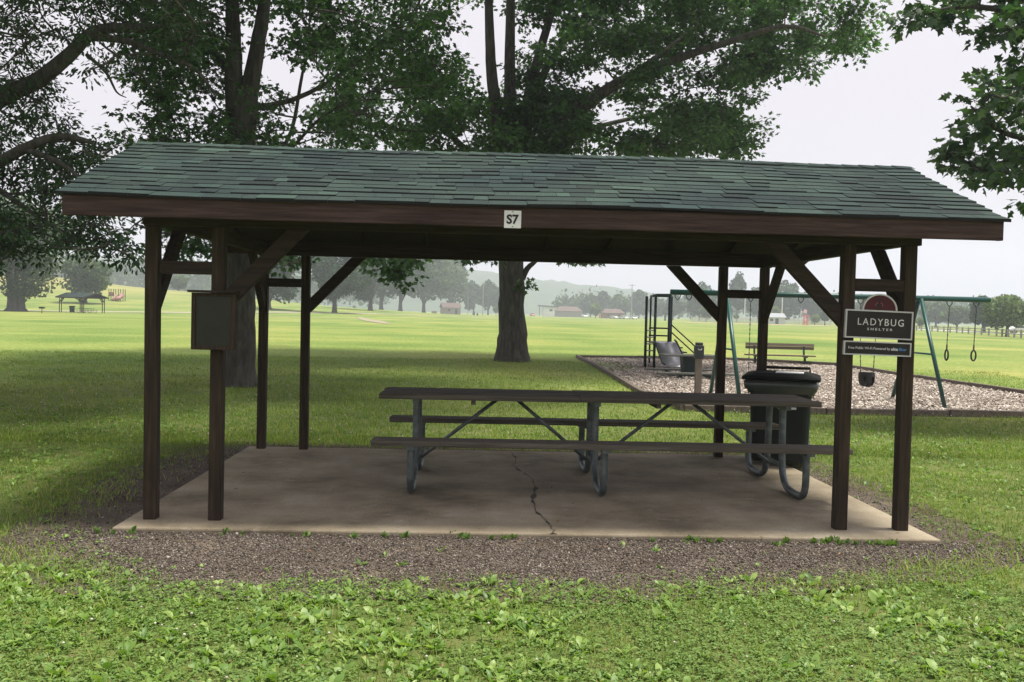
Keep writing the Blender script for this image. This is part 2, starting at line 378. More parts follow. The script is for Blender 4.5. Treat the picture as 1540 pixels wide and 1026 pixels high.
# gravel bed ----------------------------------------------------------
gravel_m = noisy('gravel_fines', [(.055, .038, .023), (.082, .063, .046), (.095, .077, .060), (.155, .120, .082)], 2.2, rough=.95, bump=.8, bscale=60, pos=[.34, .45, .56, .68])
grav_out = [(-2.95, 6.5), (-2.76, 5.80), (-2.30, 5.35), (-1.95, 5.16), (-1.08, 5.12), (-.4, 5.16), (.2, 5.13), (.85, 5.20), (1.47, 5.30), (2.2, 5.44), (2.78, 5.62), (3.25, 5.95),
            (3.60, 6.12), (3.74, 6.35), (3.70, 7.2), (3.68, 8.4), (3.70, 9.6), (3.6, 10.5), (2.0, 10.55), (-.5, 10.62), (-2.4, 10.75), (-2.85, 10.3), (-3.05, 9.2), (-3.02, 7.8)]
sheet('gravel_bed', [(.4+(p[0]-.4)*1.05, 7.6+(p[1]-7.6)*1.06) for p in grav_out], -.029, gravel_m, wob=.03, dens=.05)
def inside(poly, x, y):
    r = np.zeros(len(x), bool); n = len(poly)
    for i in range(n):
        x0, y0 = poly[i][:2]; x1, y1 = poly[(i+1) % n][:2]
        c = ((y0 > y) != (y1 > y)) & (x < (x1-x0)*(y-y0)/((y1-y0) if abs(y1-y0) > 1e-9 else 1e-9)+x0); r ^= c
    return r
def in_slab(x, y, e=0): return (x > -2.43-e) & (x < 3.3+e) & (y > 6.45-e) & (y < 10.32+e)
OCT = ([(1, 0, 0), (-1, 0, 0), (0, 1, 0), (0, -1, 0), (0, 0, 1), (0, 0, -1), ], [(0, 2, 4), (2, 1, 4), (1, 3, 4), (3, 0, 4), (2, 0, 5), (1, 2, 5), (3, 1, 5), (0, 3, 5)])
N = 110000
x = rng.uniform(-3.15, 4.05, N); y = rng.uniform(4.95, 10.8, N)
y = np.where(rng.random(N) < .62, rng.uniform(4.9, 6.5, N), y)
grow = [(.4+(p[0]-.4)*1.04, 7.6+(p[1]-7.6)*1.05) for p in grav_out]
core = inside([(.4+(p[0]-.4)*.96, 7.6+(p[1]-7.6)*.95) for p in grav_out], x, y)
k = (core | (inside(grow, x, y) & (rng.random(N) < .42))) & ~in_slab(x, y, .0); x, y = x[k], y[k]; N = len(x)
s = .0036+.0050*rng.random(N)**2+.006*(rng.random(N) < .012)
d, b, nn = frames(randdir(N), randdir(N))
keep = rng.random(N) < .62+.6*np.clip(.5+.5*np.sin(x*3.1+1)*np.sin(y*4.7)+.4*np.sin(x*7.7+y*5.1), 0, 1); x, y, s, N = x[keep], y[keep], s[keep], int(keep.sum())
d, b, nn = frames(randdir(N), randdir(N))
peb = island('gravel_stones', [(.026, .020, .015), (.066, .054, .043), (.118, .098, .079), (.185, .158, .130), (.27, .238, .20), (.44, .40, .36)], .9, pos=[0, .3, .6, .88, .985, 1])
o = scatter('gravel', *OCT, np.stack([x, y, -.028+s*.3], -1), d, b, nn, np.stack([s*1.25, s, s*.75], -1), peb)
tag(o, kind='stuff', label='grey brown loose gravel around the shelter slab')

# play surface -------------------------------------------------------
BED = [(3.45, 15.35), (5.8, 15.3), (12.1, 15.5), (12.25, 20.2), (12.25, 25.5), (12.35, 31.6), (9.6, 34.0), (5.9, 34.0), (3.65, 33.4), (3.5, 24.3), (3.3, 18.5)]
bed_m = noisy('wood_chip_base', [(.14, .115, .092), (.25, .21, .175), (.37, .325, .28)], 14, rough=.95, bump=.8, bscale=30)
sheet('wood_chip_bed', BED, -.027, bed_m, wob=.0, dens=.4)
CH = ([(-1, -.3, 0), (1, -.25, 0), (1.05, .3, .05), (-.95, .25, .0), (-1, -.3, .25), (1, -.25, .25), (1.05, .3, .3), (-.95, .25, .25)],
      [(3, 2, 1, 0), (4, 5, 6, 7), (0, 1, 5, 4), (1, 2, 6, 5), (2, 3, 7, 6), (3, 0, 4, 7)])
N = 30000
x = rng.uniform(3.3, 12.4, N); y = 15.35+18.6*rng.random(N)**1.7
k = inside(BED, x, y); x, y = x[k], y[k]; N = len(x)
s = .022+.030*rng.random(N)
dd = randdir(N); dd[:, 2] *= .35; nn = randdir(N)*.5; nn[:, 2] = 1
d, b, nn = frames(dd, nn)
chip = island('wood_chips', [(.13, .10, .08), (.24, .20, .165), (.36, .31, .26), (.48, .43, .37), (.62, .57, .51)], .9)
o = scatter('wood_chips', *CH, np.stack([x, y, np.full(N, -.020)], -1), d, b, nn, np.stack([s, s*1.1, s*.8], -1), chip)
tag(o, kind='stuff', label='pale wood chips covering the play area')
ed = thing('timber_edging', 'low weathered timber border around the wood chip play area', 'edging', (3.45, 15.3, -.05))
for i in range(len(BED)):
    a, b = np.array(BED[i]), np.array(BED[(i+1) % len(BED)]); L_ = np.linalg.norm(b-a); k = max(1, round(L_/2.5))
    for j in range(k):
        p, q = a+(b-a)*j/k, a+(b-a)*(j+1)/k; e = (q-p)/np.linalg.norm(q-p)*.012
        z0 = .05+rng.normal()*.008; z1 = .05+rng.normal()*.008
        MB().bar((p[0]+e[0]-3.45, p[1]+e[1]-15.3, z0), (q[0]-e[0]-3.45, q[1]-e[1]-15.3, z1), .11, .15).build('timber', timber_m, ed, bevel=.012)

# pale tracks across the park ----------------------------------------
path_m = noisy('pale_dirt_path', [(.27, .23, .18), (.38, .33, .27)], .6, rough=.95)
def strip(name, pts, w, mat, lift=.02):
    P = [np.array(p, float) for p in pts]; Q = []
    for a, b in zip(P[:-1], P[1:]):
        k = max(1, int(np.linalg.norm(b-a)/6))
        Q += [a+(b-a)*j/k for j in range(k)]
    Q.append(P[-1]); L1, L2 = [], []
    for i, p in enumerate(Q):
        t = Q[min(i+1, len(Q)-1)]-Q[max(i-1, 0)]; t /= np.linalg.norm(t); nrm = np.array([-t[1], t[0]])
        ww = (w if not hasattr(w, '__len__') else np.interp(i/(len(Q)-1), np.linspace(0, 1, len(w)), w))/2
        for S, sg in ((L1, 1), (L2, -1)):
            q = p+nrm*ww*sg; S.append((q[0], q[1], float(terrain(q[0], q[1]))+lift))
    n = len(Q)
    o = MB().add(L1+L2, [(i, n+i, n+i+1, i+1) for i in range(n-1)]).build(name, mat)
    return tag(o, kind='structure')
strip('path', [(-150, 140), (-95, 150), (-61, 158), (-50, 168), (-38, 190), (-22, 215), (5, 238)], 4.5, path_m, .05)
strip('path', [(-20.5, 168), (-16, 140), (-9.5, 103)], [.8, 1.8, 2.4, .8], noisy('worn_dirt_track', [(.20, .18, .11), (.29, .25, .17)], .5), .04)
strip('path', [(-40, 168), (-30, 150), (-17, 136)], [.6, 1.6, .5], noisy('worn_turf', [(.22, .21, .09), (.30, .27, .14)], .5), .03)

# ------------------------------------------------------------------ hills
def hill(name, prof, Y, depth, mat, amp=3.):
    """ridge whose crest passes the given (a=X/Y, pixel height above horizon) points"""
    a = np.linspace(prof[0][0], prof[-1][0], 160)
    h = np.interp(a, [p[0] for p in prof], [p[1] for p in prof])*Y/FPX+CAMH
    vs = []; rows = 14
    for j in range(rows+1):
        t = j/rows
        yy = Y-depth+2*depth*t; k = math.sin(math.pi*min(t, 1))**.8
        for i in range(160):
            nz = amp*(math.sin(a[i]*160+j*1.9)+.8*math.sin(a[i]*371+j*3.1)+.6*math.sin(a[i]*97-j))*.33*k
            vs.append((a[i]*Y*(1+(t-.5)*.12), yy, h[i]*k+nz-.5))
    me = [(j*160+i, j*160+i+1, (j+1)*160+i+1, (j+1)*160+i) for j in range(rows) for i in range(159)]
    o = MB().add(vs, me).build(name, mat, None, True); return tag(o, kind='structure')
forest_m = noisy('forest_canopy', [(.028, .050, .026), (.055, .085, .04)], .06, (1, 1, 1), .9, 1.0, bscale=.12)
hill('hills', [(-.85, 70), (-.45, 62), (-.36, 66), (-.28, 60), (-.2, 64), (-.10, 70), (-.045, 74), (-.01, 62), (.03, 57), (.06, 50), (.10, 46), (.14, 42), (.17, 37), (.21, 31), (.3, 26), (.42, 26), (.5, 30), (.54, 40), (.58, 36), (.62, 46), (.7, 48), (.85, 40)], 1180, 230, forest_m, 5)

# ================================================================== PICNIC SHELTER
W2, D, PW, G_ = 2.745, 3.44, .089, .452
def build_shelter():
    root = thing('picnic_shelter', 'near open picnic shelter with dark brown posts and green shingle roof', 'shelter', (XC, YF, 0))
    ZB = 2.07
    xo = [(-W2, -W2+PW), (-W2+G_, -W2+G_+PW), (W2-G_-PW, W2-G_), (W2-PW, W2)]
    for y0 in (0, D):
        for i, (a, b) in enumerate(xo):
            lean = rng.normal(0, .004, 2)
            MB().hexa([(a, y0, 0), (b, y0, 0), (b, y0+PW, 0), (a, y0+PW, 0), (a+lean[0], y0, ZB), (b+lean[0], y0, ZB), (b+lean[0], y0+PW, ZB), (a+lean[0], y0+PW, ZB)]).build('post', wood_z, root, bevel=.005)
        MB().box(-W2-.024, W2+.024, y0+.002, y0+PW-.002, ZB+.002, ZB+.145).build('beam', wood_x, root, bevel=.004)
        for sg in (-1, 1):
            a, b = (-W2+PW, -W2+G_) if sg < 0 else (W2-G_, W2-PW)
            MB().box(a+.002, b-.002, y0+.006, y0+PW-.006, 1.735, 1.825).build('crosspiece', wood_x, root, bevel=.004)
            x0, x1 = sg*(W2-G_-PW-.004), sg*1.60
            p = [(x0, 1.47), (x1+sg*.02, ZB-.002), (x1+sg*.17, ZB-.002), (x0, 1.625)]
            MB().prism(p if sg < 0 else p, y0+.012, y0+PW-.012).build('knee_brace', wood_x, root, bevel=.004)
    for sg in (-1, 1):
        a = sg*(W2-PW/2)
        MB().box(a-PW/2+.003, a+PW/2-.003, PW+.004, D-.004, ZB+.006, ZB+.13).build('tie_beam', wood_y, root, bevel=.004)
        for y0, dr in ((PW+.004, 1), (D-.004, -1)):
            pts = [(y0, 1.47), (y0+dr*.58, ZB+.003), (y0+dr*.43, ZB+.003), (y0, 1.625)]
            v = [(a-.032, q[0], q[1]) for q in pts]+[(a+.032, q[0], q[1]) for q in pts]
            MB().add(v, [(0, 1, 2, 3), (7, 6, 5, 4), (0, 4, 5, 1), (1, 5, 6, 2), (2, 6, 7, 3), (3, 7, 4, 0)]).build('knee_brace', wood_y, root, bevel=.004)
    EY0, RY, EY1, EZ, RZ = -.285, 1.60, 3.815, 2.235, 2.885
    HE, HR = 3.20, 3.34
    def half(y):
        t = (y-EY0)/(RY-EY0) if y <= RY else (EY1-y)/(EY1-RY)
        return HE+(HR-HE)*t
    def top(y): return EZ+(RZ-EZ)*((y-EY0)/(RY-EY0) if y <= RY else (EY1-y)/(EY1-RY))
    mb = MB()
    for ya, yb in ((EY0, RY), (RY, EY1)):
        q = [(-half(ya), ya, top(ya)), (half(ya), ya, top(ya)), (half(yb), yb, top(yb)), (-half(yb), yb, top(yb))]
        mb.hexa([(p[0], p[1], p[2]-.022) for p in q]+q)
    roof = mb.build('roof', deck_m, root)
    for x in np.arange(-2.97, 3.0, .66):
        for ya, yb in ((EY0+.045, RY-.012), (EY1-.045, RY+.012)):
            a = (x, ya, top(ya)-.072); b = (x, yb, top(yb)-.072)
            MB().bar(a, b, .038, .088).build('rafter', wood_y, root)
    MB().box(-3.15, 3.15, RY-.0095, RY+.0095, RZ-.20, RZ-.03).build('ridge_board', wood_x, root)
    MB().box(-HE, HE, -.29, -.290+.032, 2.098, 2.232).build('fascia', fascia_m, root, bevel=.004)
    MB().box(-HE, HE, 3.788, 3.82, 2.098, 2.232).build('fascia', fascia_m, root, bevel=.004)
    for sg in (-1, 1):
        for ya, yb in ((EY0+.038, RY-.001), (EY1-.038, RY+.001)):
            p = []
            for yy, dz in ((ya, -.15), (yb, -.15), (yb, -.024), (ya, -.024)):
                p.append((sg*(half(yy)-.004), yy, top(yy)+dz))
            v = p+[(q[0]-sg*.03, q[1], q[2]) for q in p]
            MB().add(v, [(0, 1, 2, 3), (7, 6, 5, 4), (0, 4, 5, 1), (1, 5, 6, 2), (2, 6, 7, 3), (3, 7, 4, 0)]).build('rake_board', fascia_m, root)
    # shingles: courses of separate tabs with a thick lower edge
    def sag(x, y): return .007*math.sin(x*1.35+.6)+.003*math.sin(x*3.1+y*2)
    for ya, yb, nm in ((EY0-.025, RY, 1), (EY1+.025, RY, 2)):
        mb = MB(); NC = 14
        for i in range(NC):
            t0 = i/NC; t1 = min(1.0, (i+1)/NC+.03)
            y0 = ya+(yb-ya)*t0; y1 = ya+(yb-ya)*t1
            x = -half(min(max(y0, EY0), EY1))-.035-rng.random()*.02; xe = -x
            while x < xe-.02:
                w = rng.choice([.10, .14, .18, .22, .26, .34]); x2 = min(x+w, xe)
                if xe-x2 < .06: x2 = xe
                th = .010+.006*(rng.random() < .45)+.001*rng.random(); jy = (ya-yb)/abs(ya-yb)*(.0015*rng.normal())
                zz = []
                for yy, up in ((y0+jy, th), (y1, .003)):
                    base = top(min(max(yy, EY0), EY1))-(.008 if yy < EY0 or yy > EY1 else 0)
                    zz.append((base+sag(x, yy)+.010+up, base+sag(x2, yy)+.010+up, base-.002))
                p = [(x, y0+jy, zz[0][0]-th-.006), (x2-.003, y0+jy, zz[0][1]-th-.006), (x2-.003, y1, zz[1][2]), (x, y1, zz[1][2]),
                     (x, y0+jy, zz[0][0]), (x2-.003, y0+jy, zz[0][1]), (x2-.003, y1, zz[1][1]), (x, y1, zz[1][0])]
                n = len(mb.v); mb.hexa(p)
                mb.m[-4] = 1      # the cut lower edge
                x = x2
        mb.build('shingles', [shingle_m, asphalt_edge], roof)
    mb = MB(); x = -HR-.03
    while x < HR:
        x2 = min(x+.15, HR+.03); z = RZ+.018+sag(x, RY)
        mb.add([(x, RY-.11, z-.026), (x, RY, z+.012), (x, RY+.11, z-.022), (x2+.03, RY-.11, z-.032), (x2+.03, RY, z+.006), (x2+.03, RY+.11, z-.028)], [(0, 1, 4, 3), (1, 2, 5, 4)])
        x = x2
    mb.build('ridge_cap', shingle_m, roof)
    return root
shelter = build_shelter()

# ------------------------------------------------------------------ lettering
def text_mesh(body, size, depth=.001, bold=0., space=1., sx=1.):
    c = bpy.data.curves.new('t', 'FONT'); c.body = body; c.size = size; c.extrude = depth; c.offset = bold; c.space_character = space
    c.align_x = 'CENTER'; c.align_y = 'CENTER'; c.resolution_u = 3
    o = bpy.data.objects.new('t', c); COL.objects.link(o)
    dg = bpy.context.evaluated_depsgraph_get(); me = bpy.data.meshes.new_from_object(o.evaluated_get(dg))
    bpy.data.objects.remove(o); bpy.data.curves.remove(c)
    co = np.array([v.co[:] for v in me.vertices])
    return me, co
def letters(name, body, width, height, centre, mat, parent, bold=0., space=1.):
    """upright lettering in the x-z plane facing -y, scaled to width x height"""
    me, co = text_mesh(body, 1., .02, bold, space)
    mn, mx_ = co.min(0), co.max(0); sx_, sy_ = width/(mx_[0]-mn[0]), height/(mx_[1]-mn[1])
    for v in me.vertices:
        x, y, z = v.co
        v.co = (centre[0]+(x-(mn[0]+mx_[0])/2)*sx_, centre[1]-z*.05, centre[2]+(y-(mn[1]+mx_[1])/2)*sy_)
    me.materials.clear(); me.materials.append(mat); me.name = name
    o = bpy.data.objects.new(name, me); return link(o, parent)

# number plate on the fascia
pl = thing('number_sign', 'small white square sign reading S7 on the front roof board', 'sign', (.237, YF-.2925, 2.150))
MB().box(-.0575, .0575, -.004, 0, -.059, .059).build('plate', white_m, pl)
letters('lettering', 'S7', .084, .066, (0, -.0055, 0), black_m, pl, bold=.035)
for dz in (-.050, .050):
    MB().tube([(0, -.004, dz), (0, -.0065, dz)], .004, 8).build('screw', black_m, pl)

# name sign and wifi sign on the right-hand front posts
SY = YF-.004
sg_ = thing('name_sign', 'charcoal sign reading LADYBUG SHELTER under a dark red half-round panel', 'sign', (2.898, SY, 1.496)); sg_.rotation_euler = (0, R(1.2), 0)
def framed(mbx, x0, x1, z0, z1, e=.010):
    MB().box(x0+e, x1-e, -.022, 0, z0+e, z1-e).build('board', signgrey, mbx)
    MB().box(x0, x1, -.027, 0, z1-e, z1).box(x0, x1, -.027, 0, z0, z0+e).box(x0, x0+e, -.027, 0, z0+e, z1-e).box(x1-e, x1, -.027, 0, z0+e, z1-e).build('frame', signedge, mbx)
framed(sg_, -.246, .246, -.102, .102)
letters('lettering', 'LADYBUG', .335, .050, (.012, -.0235, .018), letter_m, sg_, 0, 1.25)
letters('lettering', 'SHELTER', .185, .017, (.008, -.0235, -.034), letter_m, sg_, .012, 1.6)
arc = [(.128*math.cos(t), .104+.118*math.sin(t)) for t in np.linspace(0, math.pi, 25)]
inn = [(.117*math.cos(t), .104+.107*math.sin(t)) for t in np.linspace(0, math.pi, 25)]
MB().prism(inn, -.020, 0).build('dome_panel', signred, sg_)
rim = MB(); n = 25
v = [(x, y, z) for (x, z) in arc for y in (-.026, 0)]+[(x, y, z) for (x, z) in inn for y in (-.026, 0)]
f = []
for i in range(n-1):
    a, b = 2*i, 2*i+2; c, d_ = 2*n+2*i, 2*n+2*i+2
    f += [(a, b, b+1, a+1), (c, c+1, d_+1, d_), (a, c, d_, b), (a+1, b+1, d_+1, c+1)]
rim.add(v, f).build('dome_rim', signedge, sg_)
em = MB()
def disc(cx, cz, rx, rz, y, n=18): return [(cx+rx*math.cos(t), cz+rz*math.sin(t)) for t in np.linspace(0, 2*math.pi, n, endpoint=False)]
em.prism(disc(-.006, .182, .018, .010, 0), -.0215, -.0195).prism(disc(-.006, .134, .009, .022, 0), -.0215, -.0195)
em.prism([(-.022, .112), (.010, .112), (.006, .122), (-.018, .122)], -.0222, -.0195)
em.build('emblem', black_m, sg_)
em = MB()
for sx_ in (-1, 1):
    ring = [(-.006+sx_*(.012+.013*math.cos(t)), .138+.018*math.sin(t)) for t in np.linspace(-.4, 1.9, 9)]
    em.tube([(x, -.0215, z) for x, z in ring], .0022, 5, False)
em.build('emblem', pink_m, sg_)
wf = thing('wifi_sign', 'narrow charcoal sign about free public Wi-Fi under the larger sign', 'sign', (2.893, SY, 1.323)); wf.rotation_euler = (0, R(.9), 0)
framed(wf, -.246, .246, -.050, .050, .009)
letters('lettering', 'Free Public Wi-Fi Powered by', .305, .024, (-.060, -.0235, -.001), letter_m, wf, .004)
letters('lettering', 'alta', .050, .022, (.124, -.0235, .001), letter_m, wf, .03)
letters('lettering', 'fiber', .060, .022, (.184, -.0235, .001), blue_m, wf, .03)

# notice box on the left-hand inner post
nb = thing('notice_box', 'dark wooden notice box with dull pane on the left front post', 'notice box', (-1.818, YF-.003, 1.21))
MB().box(-.15, .15, -.075, 0, 0, .028).box(-.15, .15, -.075, 0, .372, .395).box(-.15, -.122, -.075, 0, .028, .372).box(.122, .15, -.075, 0, .028, .372).build('frame', wood_z, nb, bevel=.003)
MB().box(-.122, .122, -.02, -.004, .028, .372).build('back_panel', wood_x, nb)
MB().box(-.122, .122, -.062, -.057, .028, .372).build('pane', glass_m, nb)
MB().box(-.172, .165, -.10, .0, .397, .413).build('top_board', wood_x, nb, bevel=.003)

# ------------------------------------------------------------------ picnic table
def build_table():
    root = thing('picnic_table', 'long weathered plank picnic table with two benches on bent grey pipe frames', 'table', (1.12, 8.50, 0))
    X0, X1, ZT = -1.935, 1.94, .800
    mb = MB(); wpl = .139
    for i in range(5):
        y0 = -.37+i*.150
        for a, b in ((X0+.012*abs(rng.normal()), -.1985), (-.195, X1-.012*abs(rng.normal()))):
            dz = rng.normal()*.0015
            mb.box(a, b, y0, y0+wpl, ZT-.046+dz, ZT+dz)
    mb.build('tabletop', plank_m, root, bevel=.005)
    for ys_ in ((-.945, -.700), (.70, .945)):
        mb = MB(); w = (ys_[1]-ys_[0]-.008)/2
        for j in range(2):
            mb.box(X0+.004*j, X1+(.05 if ys_[0] < 0 else -.01), ys_[0]+j*(w+.008), ys_[0]+j*(w+.008)+w, .424, .470)
        mb.build('bench', plank_m, root, bevel=.005)
    for fx in (-1.62, -.035, 1.645):
        for sg in (-1, 1):
            pts = [(fx, sg*.19, ZT-.05), (fx, sg*.20, .45), (fx, sg*.215, .24), (fx, sg*.25, .13), (fx, sg*.34, .055), (fx, sg*.48, .032), (fx, sg*.66, .032), (fx, sg*.76, .05), (fx, sg*.815, .12), (fx, sg*.825, .22), (fx, sg*.82, .422)]
            pts = [Vector(p) for p in pts]; fine = []
            for i in range(len(pts)-1):
                p0, p1, p2, p3 = pts[max(i-1, 0)], pts[i], pts[i+1], pts[min(i+2, len(pts)-1)]
                for k in range(4):
                    t = k/4; fine.append(.5*((2*p1)+(-p0+p2)*t+(2*p0-5*p1+4*p2-p3)*t*t+(-p0+3*p1-3*p2+p3)*t**3))
            fine.append(pts[-1])
            MB().tube(fine, .030, 12).build('leg', galv, root, True)
        MB().bar((fx, -.34, ZT-.066), (fx, .34, ZT-.066), .05, .035).build('top_bar', galv, root)
        MB().bar((fx, -.19, .21), (fx, .19, .21), .035, .035).build('cross_bar', galv, root)
        for y_ in (-.82, .82): MB().bar((fx, y_-.11, .41), (fx, y_+.11, .41), .07, .026).build('seat_bracket', galv, root)
    for a, b in (((-1.58, .20), (-.89, .745)), ((-.74, .745), (-.08, .20)), ((.01, .20), (.70, .745)), ((.86, .745), (1.605, .20))):
        MB().tube([(a[0], 0, a[1]), (b[0], 0, b[1])], .016, 10).build('brace', galv, root, True)
    for cx in (-1.12, .50):
        MB().box(cx-.02, cx+.02, -.34, .34, ZT-.088, ZT-.049).build('cleat', plank_m, root)
    return root
ptable = build_table()

# ------------------------------------------------------------------ wheeled bin
def build_bin():
    root = thing('trash_can', 'dark green wheeled bin with bag under its lid at the slab corner', 'trash can', (3.25, 9.83, 0), R(-20))
    def ring(w, d, z, r=.07, n=4, cy=0):
        out = []
        for cx_, cy_, a0 in ((w/2-r, d/2-r, 0), (-w/2+r, d/2-r, 90), (-w/2+r, -d/2+r, 180), (w/2-r, -d/2+r, 270)):
            for k in range(n): a = R(a0+90*k/(n-1)); out.append((cx_+r*math.cos(a), cy+cy_+r*math.sin(a), z))
        return out
    def loft(rings, cap=True):
        mb = MB(); n = len(rings[0]); vs = [p for r in rings for p in r]
        fs = [(i*n+j, i*n+(j+1) % n, (i+1)*n+(j+1) % n, (i+1)*n+j) for i in range(len(rings)-1) for j in range(n)]
        if cap: fs += [tuple(range(n))[::-1], tuple(range((len(rings)-1)*n, len(rings)*n))]
        return mb.add(vs, fs)
    loft([ring(.55, .60, .05), ring(.57, .62, .12), ring(.62, .70, .86), ring(.66, .74, .865), ring(.66, .74, .90)]).build('body', bin_m, root)
    rr = []
    for w, d, z, j in ((.68, .75, .892, .0), (.745, .80, .86, .008), (.72, .785, .81, .016), (.675, .74, .77, .022), (.645, .71, .74, .028)):
        q = ring(w, d, z); rr.append([(p[0]*(1+rng.normal()*j*.6), p[1]*(1+rng.normal()*j*.6), p[2]+rng.normal()*j) for p in q])
    loft(rr, False).build('bag_liner', bag_m, root, True)
    lid = loft([ring(.76, .82, .890), ring(.78, .84, .90), ring(.78, .84, .918), ring(.72, .78, .935), ring(.52, .58, .962), ring(.44, .46, .958)]).build('lid', lid_m, root)
    MB().box(-.06, .22, -.20, .10, .955, .966).build('label_plate', plain('worn_grey_label', (.50, .50, .50), .4), lid)
    MB().tube([(-.28, .40, .93), (-.28, .46, .985), (.28, .46, .985), (.28, .40, .93)], .016, 8).build('handle', lid_m, root)
    MB().box(-.02, .16, -.346, -.3345, .60, .622).build('label_strip', white_m, root)
    for sg in (-1, 1):
        MB().tube([(sg*.255, .25, .11), (sg*.305, .25, .11)], .11, 20).build('wheel', black_rubber, root)
build_bin()

# ------------------------------------------------------------------ swing set and swings
BY, BZ = 17.85, 1.985
sw = thing('swing_set', 'green steel swing set with long top beam and slanted legs', 'swing set', (6.8, BY, -.03))
def lx(X): return X-6.8
bz = BZ+.03
MB().tube([(lx(3.70), 0, bz), (lx(9.90), 0, bz)], .052, 14).build('top_beam', green_metal, sw, True)
for X in (4.78, 8.54):
    for sg in (-1, 1):
        MB().tube([(lx(X), sg*.05, bz-.02), (lx(X)+.02, sg*1.07, .01)], .038, 12).build('leg', green_metal, sw, True)
    MB().tube([(lx(X)+.012, -.60, .96), (lx(X)+.012, .60, .96)], .018, 8).build('cross_bar', green_metal, sw, True)
HANG = (3.84, 4.06, 5.25, 5.57, 6.22, 6.55, 7.38, 7.72, 9.12, 9.65)
for X in HANG:
    MB().tube([(lx(X)-.05, 0, bz-.045), (lx(X)-.05, 0, bz-.09), (lx(X), 0, bz-.15), (lx(X)+.05, 0, bz-.09), (lx(X)+.05, 0, bz-.045)], .009, 6).build('hanger', black_rubber, sw)
def chain(X, z0, z1, root, x1=None):
    n = int((z0-z1)/.045); mb = MB(); dx = (x1 if x1 is not None else X)-X
    for i in range(n):
        t0, t1 = i/n, (i+.95)/n
        a = Vector((X+dx*t0, 0, z0+(z1-z0)*t0)); b = Vector((X+dx*t1, 0, z0+(z1-z0)*t1))
        mb.bar(a, b, .020 if i % 2 else .007, .007 if i % 2 else .020, (0, 1, 0))
    return mb.build('chain', chain_m, root)
t = thing('belt_swing', 'black belt swing hanging behind the shelter bin', 'swing', (5.41, BY, BZ-.15))
chain(-.16, 0, -1.42, t); chain(.16, 0, -1.42, t, .14)
mb = MB(); pts = [(.16*math.cos(a)*-1, -1.42-.13*math.sin(a)) for a in np.linspace(0, math.pi, 12)]
for (xa, za), (xb, zb) in zip(pts[:-1], pts[1:]): mb.bar((xa, 0, za), (xb, 0, zb), .14, .012, (0, 0, 1))
mb.build('seat', black_rubber, t)
t = thing('bucket_swing', 'black toddler bucket swing seen under the two signs', 'swing', (7.55, BY, BZ-.15))
chain(-.17, 0, -1.30, t, -.125); chain(.17, 0, -1.30, t, .125)
mb = MB(); n = 16
prof = [(.150, -1.30), (.155, -1.38), (.150, -1.48), (.11, -1.56)]
vs = [(r*math.cos(2*math.pi*j/n), r*.9*math.sin(2*math.pi*j/n), z) for r, z in prof for j in range(n)]
fs = [(i*n+j, i*n+(j+1) % n, (i+1)*n+(j+1) % n, (i+1)*n+j) for i in range(3) for j in range(n) if not (i >= 1 and (j in (10, 13)))]
mb.add(vs, fs); mb.bar((0, -.12, -1.56), (0, .12, -1.56), .05, .03)
o = mb.build('bucket', black_rubber, t); sm = o.modifiers.new('thick', 'SOLIDIFY'); sm.thickness = .015
for X, lab, rot in ((9.12, 'gym ring seen edge on, the nearer to the swing set leg', 90), (9.65, 'gym ring seen face on at the far right end of the beam', 20)):
    t = thing('gym_ring', lab, 'gym ring', (X, BY, BZ-.15), group='gym rings hanging from the swing beam')
    chain(0, 0, -.76, t, -.02)
    MB().tube([(-.02, 0, -.74), (-.02, 0, -.84)], .016, 8).build('grip', tan_board, t)
    a = R(rot)
    ring = [(-.02+.062*math.cos(q)*math.cos(a), .062*math.cos(q)*math.sin(a), -.93+.10*math.sin(q)) for q in np.linspace(0, 2*math.pi, 21)]
    MB().tube(ring, .016, 8, False).build('ring', black_rubber, t, True)

# ------------------------------------------------------------------ climbing frame with slide
pg = thing('play_structure', 'dark green climbing frame with ladder and wide metal slide', 'play structure', (5.6, 28.3, -.03))
def ptube(name, pts, r=.035, m=dark_metal): return MB().tube(pts, r, 10).build(name, m, pg, True)
for X, Y_, top_ in ((-.52, -.4, 2.13), (-.25, -.4, 2.17), (-.18, .75, 2.17), (.18, -.35, 2.19), (.42, .55, 2.17)):
    ptube('post', [(X, Y_, 0), (X, Y_, top_)], .042 if Y_ < .7 else .03)
ptube('top_bar', [(-.25, -.4, 2.17), (.22, -.35, 2.19)], .042)
ptube('top_bar', [(-.25, -.4, 2.17), (-.18, .75, 2.17), (.42, .55, 2.17), (.18, -.35, 2.19)], .036)
for z in np.arange(.12, 1.3, .2): ptube('rung', [(-.52, -.4, z), (-.25, -.4, z)], .018, slide_m)
for z in (.95, 1.18): ptube('rail', [(-.22, .75, z), (.42, .55, z)], .025)
MB().box(-.28, .44, -.35, .70, .74, .78).build('deck', dark_metal, pg)
for z in (0, .22): ptube('stair_rail', [(.24, -.3, 1.10+z), (1.02, -.35, .42+z)], .02)
mb = MB()
for k in range(4): mb.box(.46+k*.13, .62+k*.13, -.34, .3, .60-k*.14, .64-k*.14)
mb.build('stairs', dark_metal, pg)
mb = MB(); sl = [(-.38, .80), (-.55, .76), (-.85, .55), (-1.15, .30), (-1.35, .16), (-1.6, .13)]
wl = [(-.28, .36), (-.27, .37), (-.25, .42), (-.21, .50), (-.19, .56), (-.18, .60)]
vs = [(w[0], y_, z) for (y_, z), w in zip(sl, wl)]+[(w[1], y_, z) for (y_, z), w in zip(sl, wl)]
mb.add(vs, [(i, 6+i, 7+i, i+1) for i in range(5)])
o = mb.build('slide_bed', slide_m, pg, True); sm = o.modifiers.new('thick', 'SOLIDIFY'); sm.thickness = .02
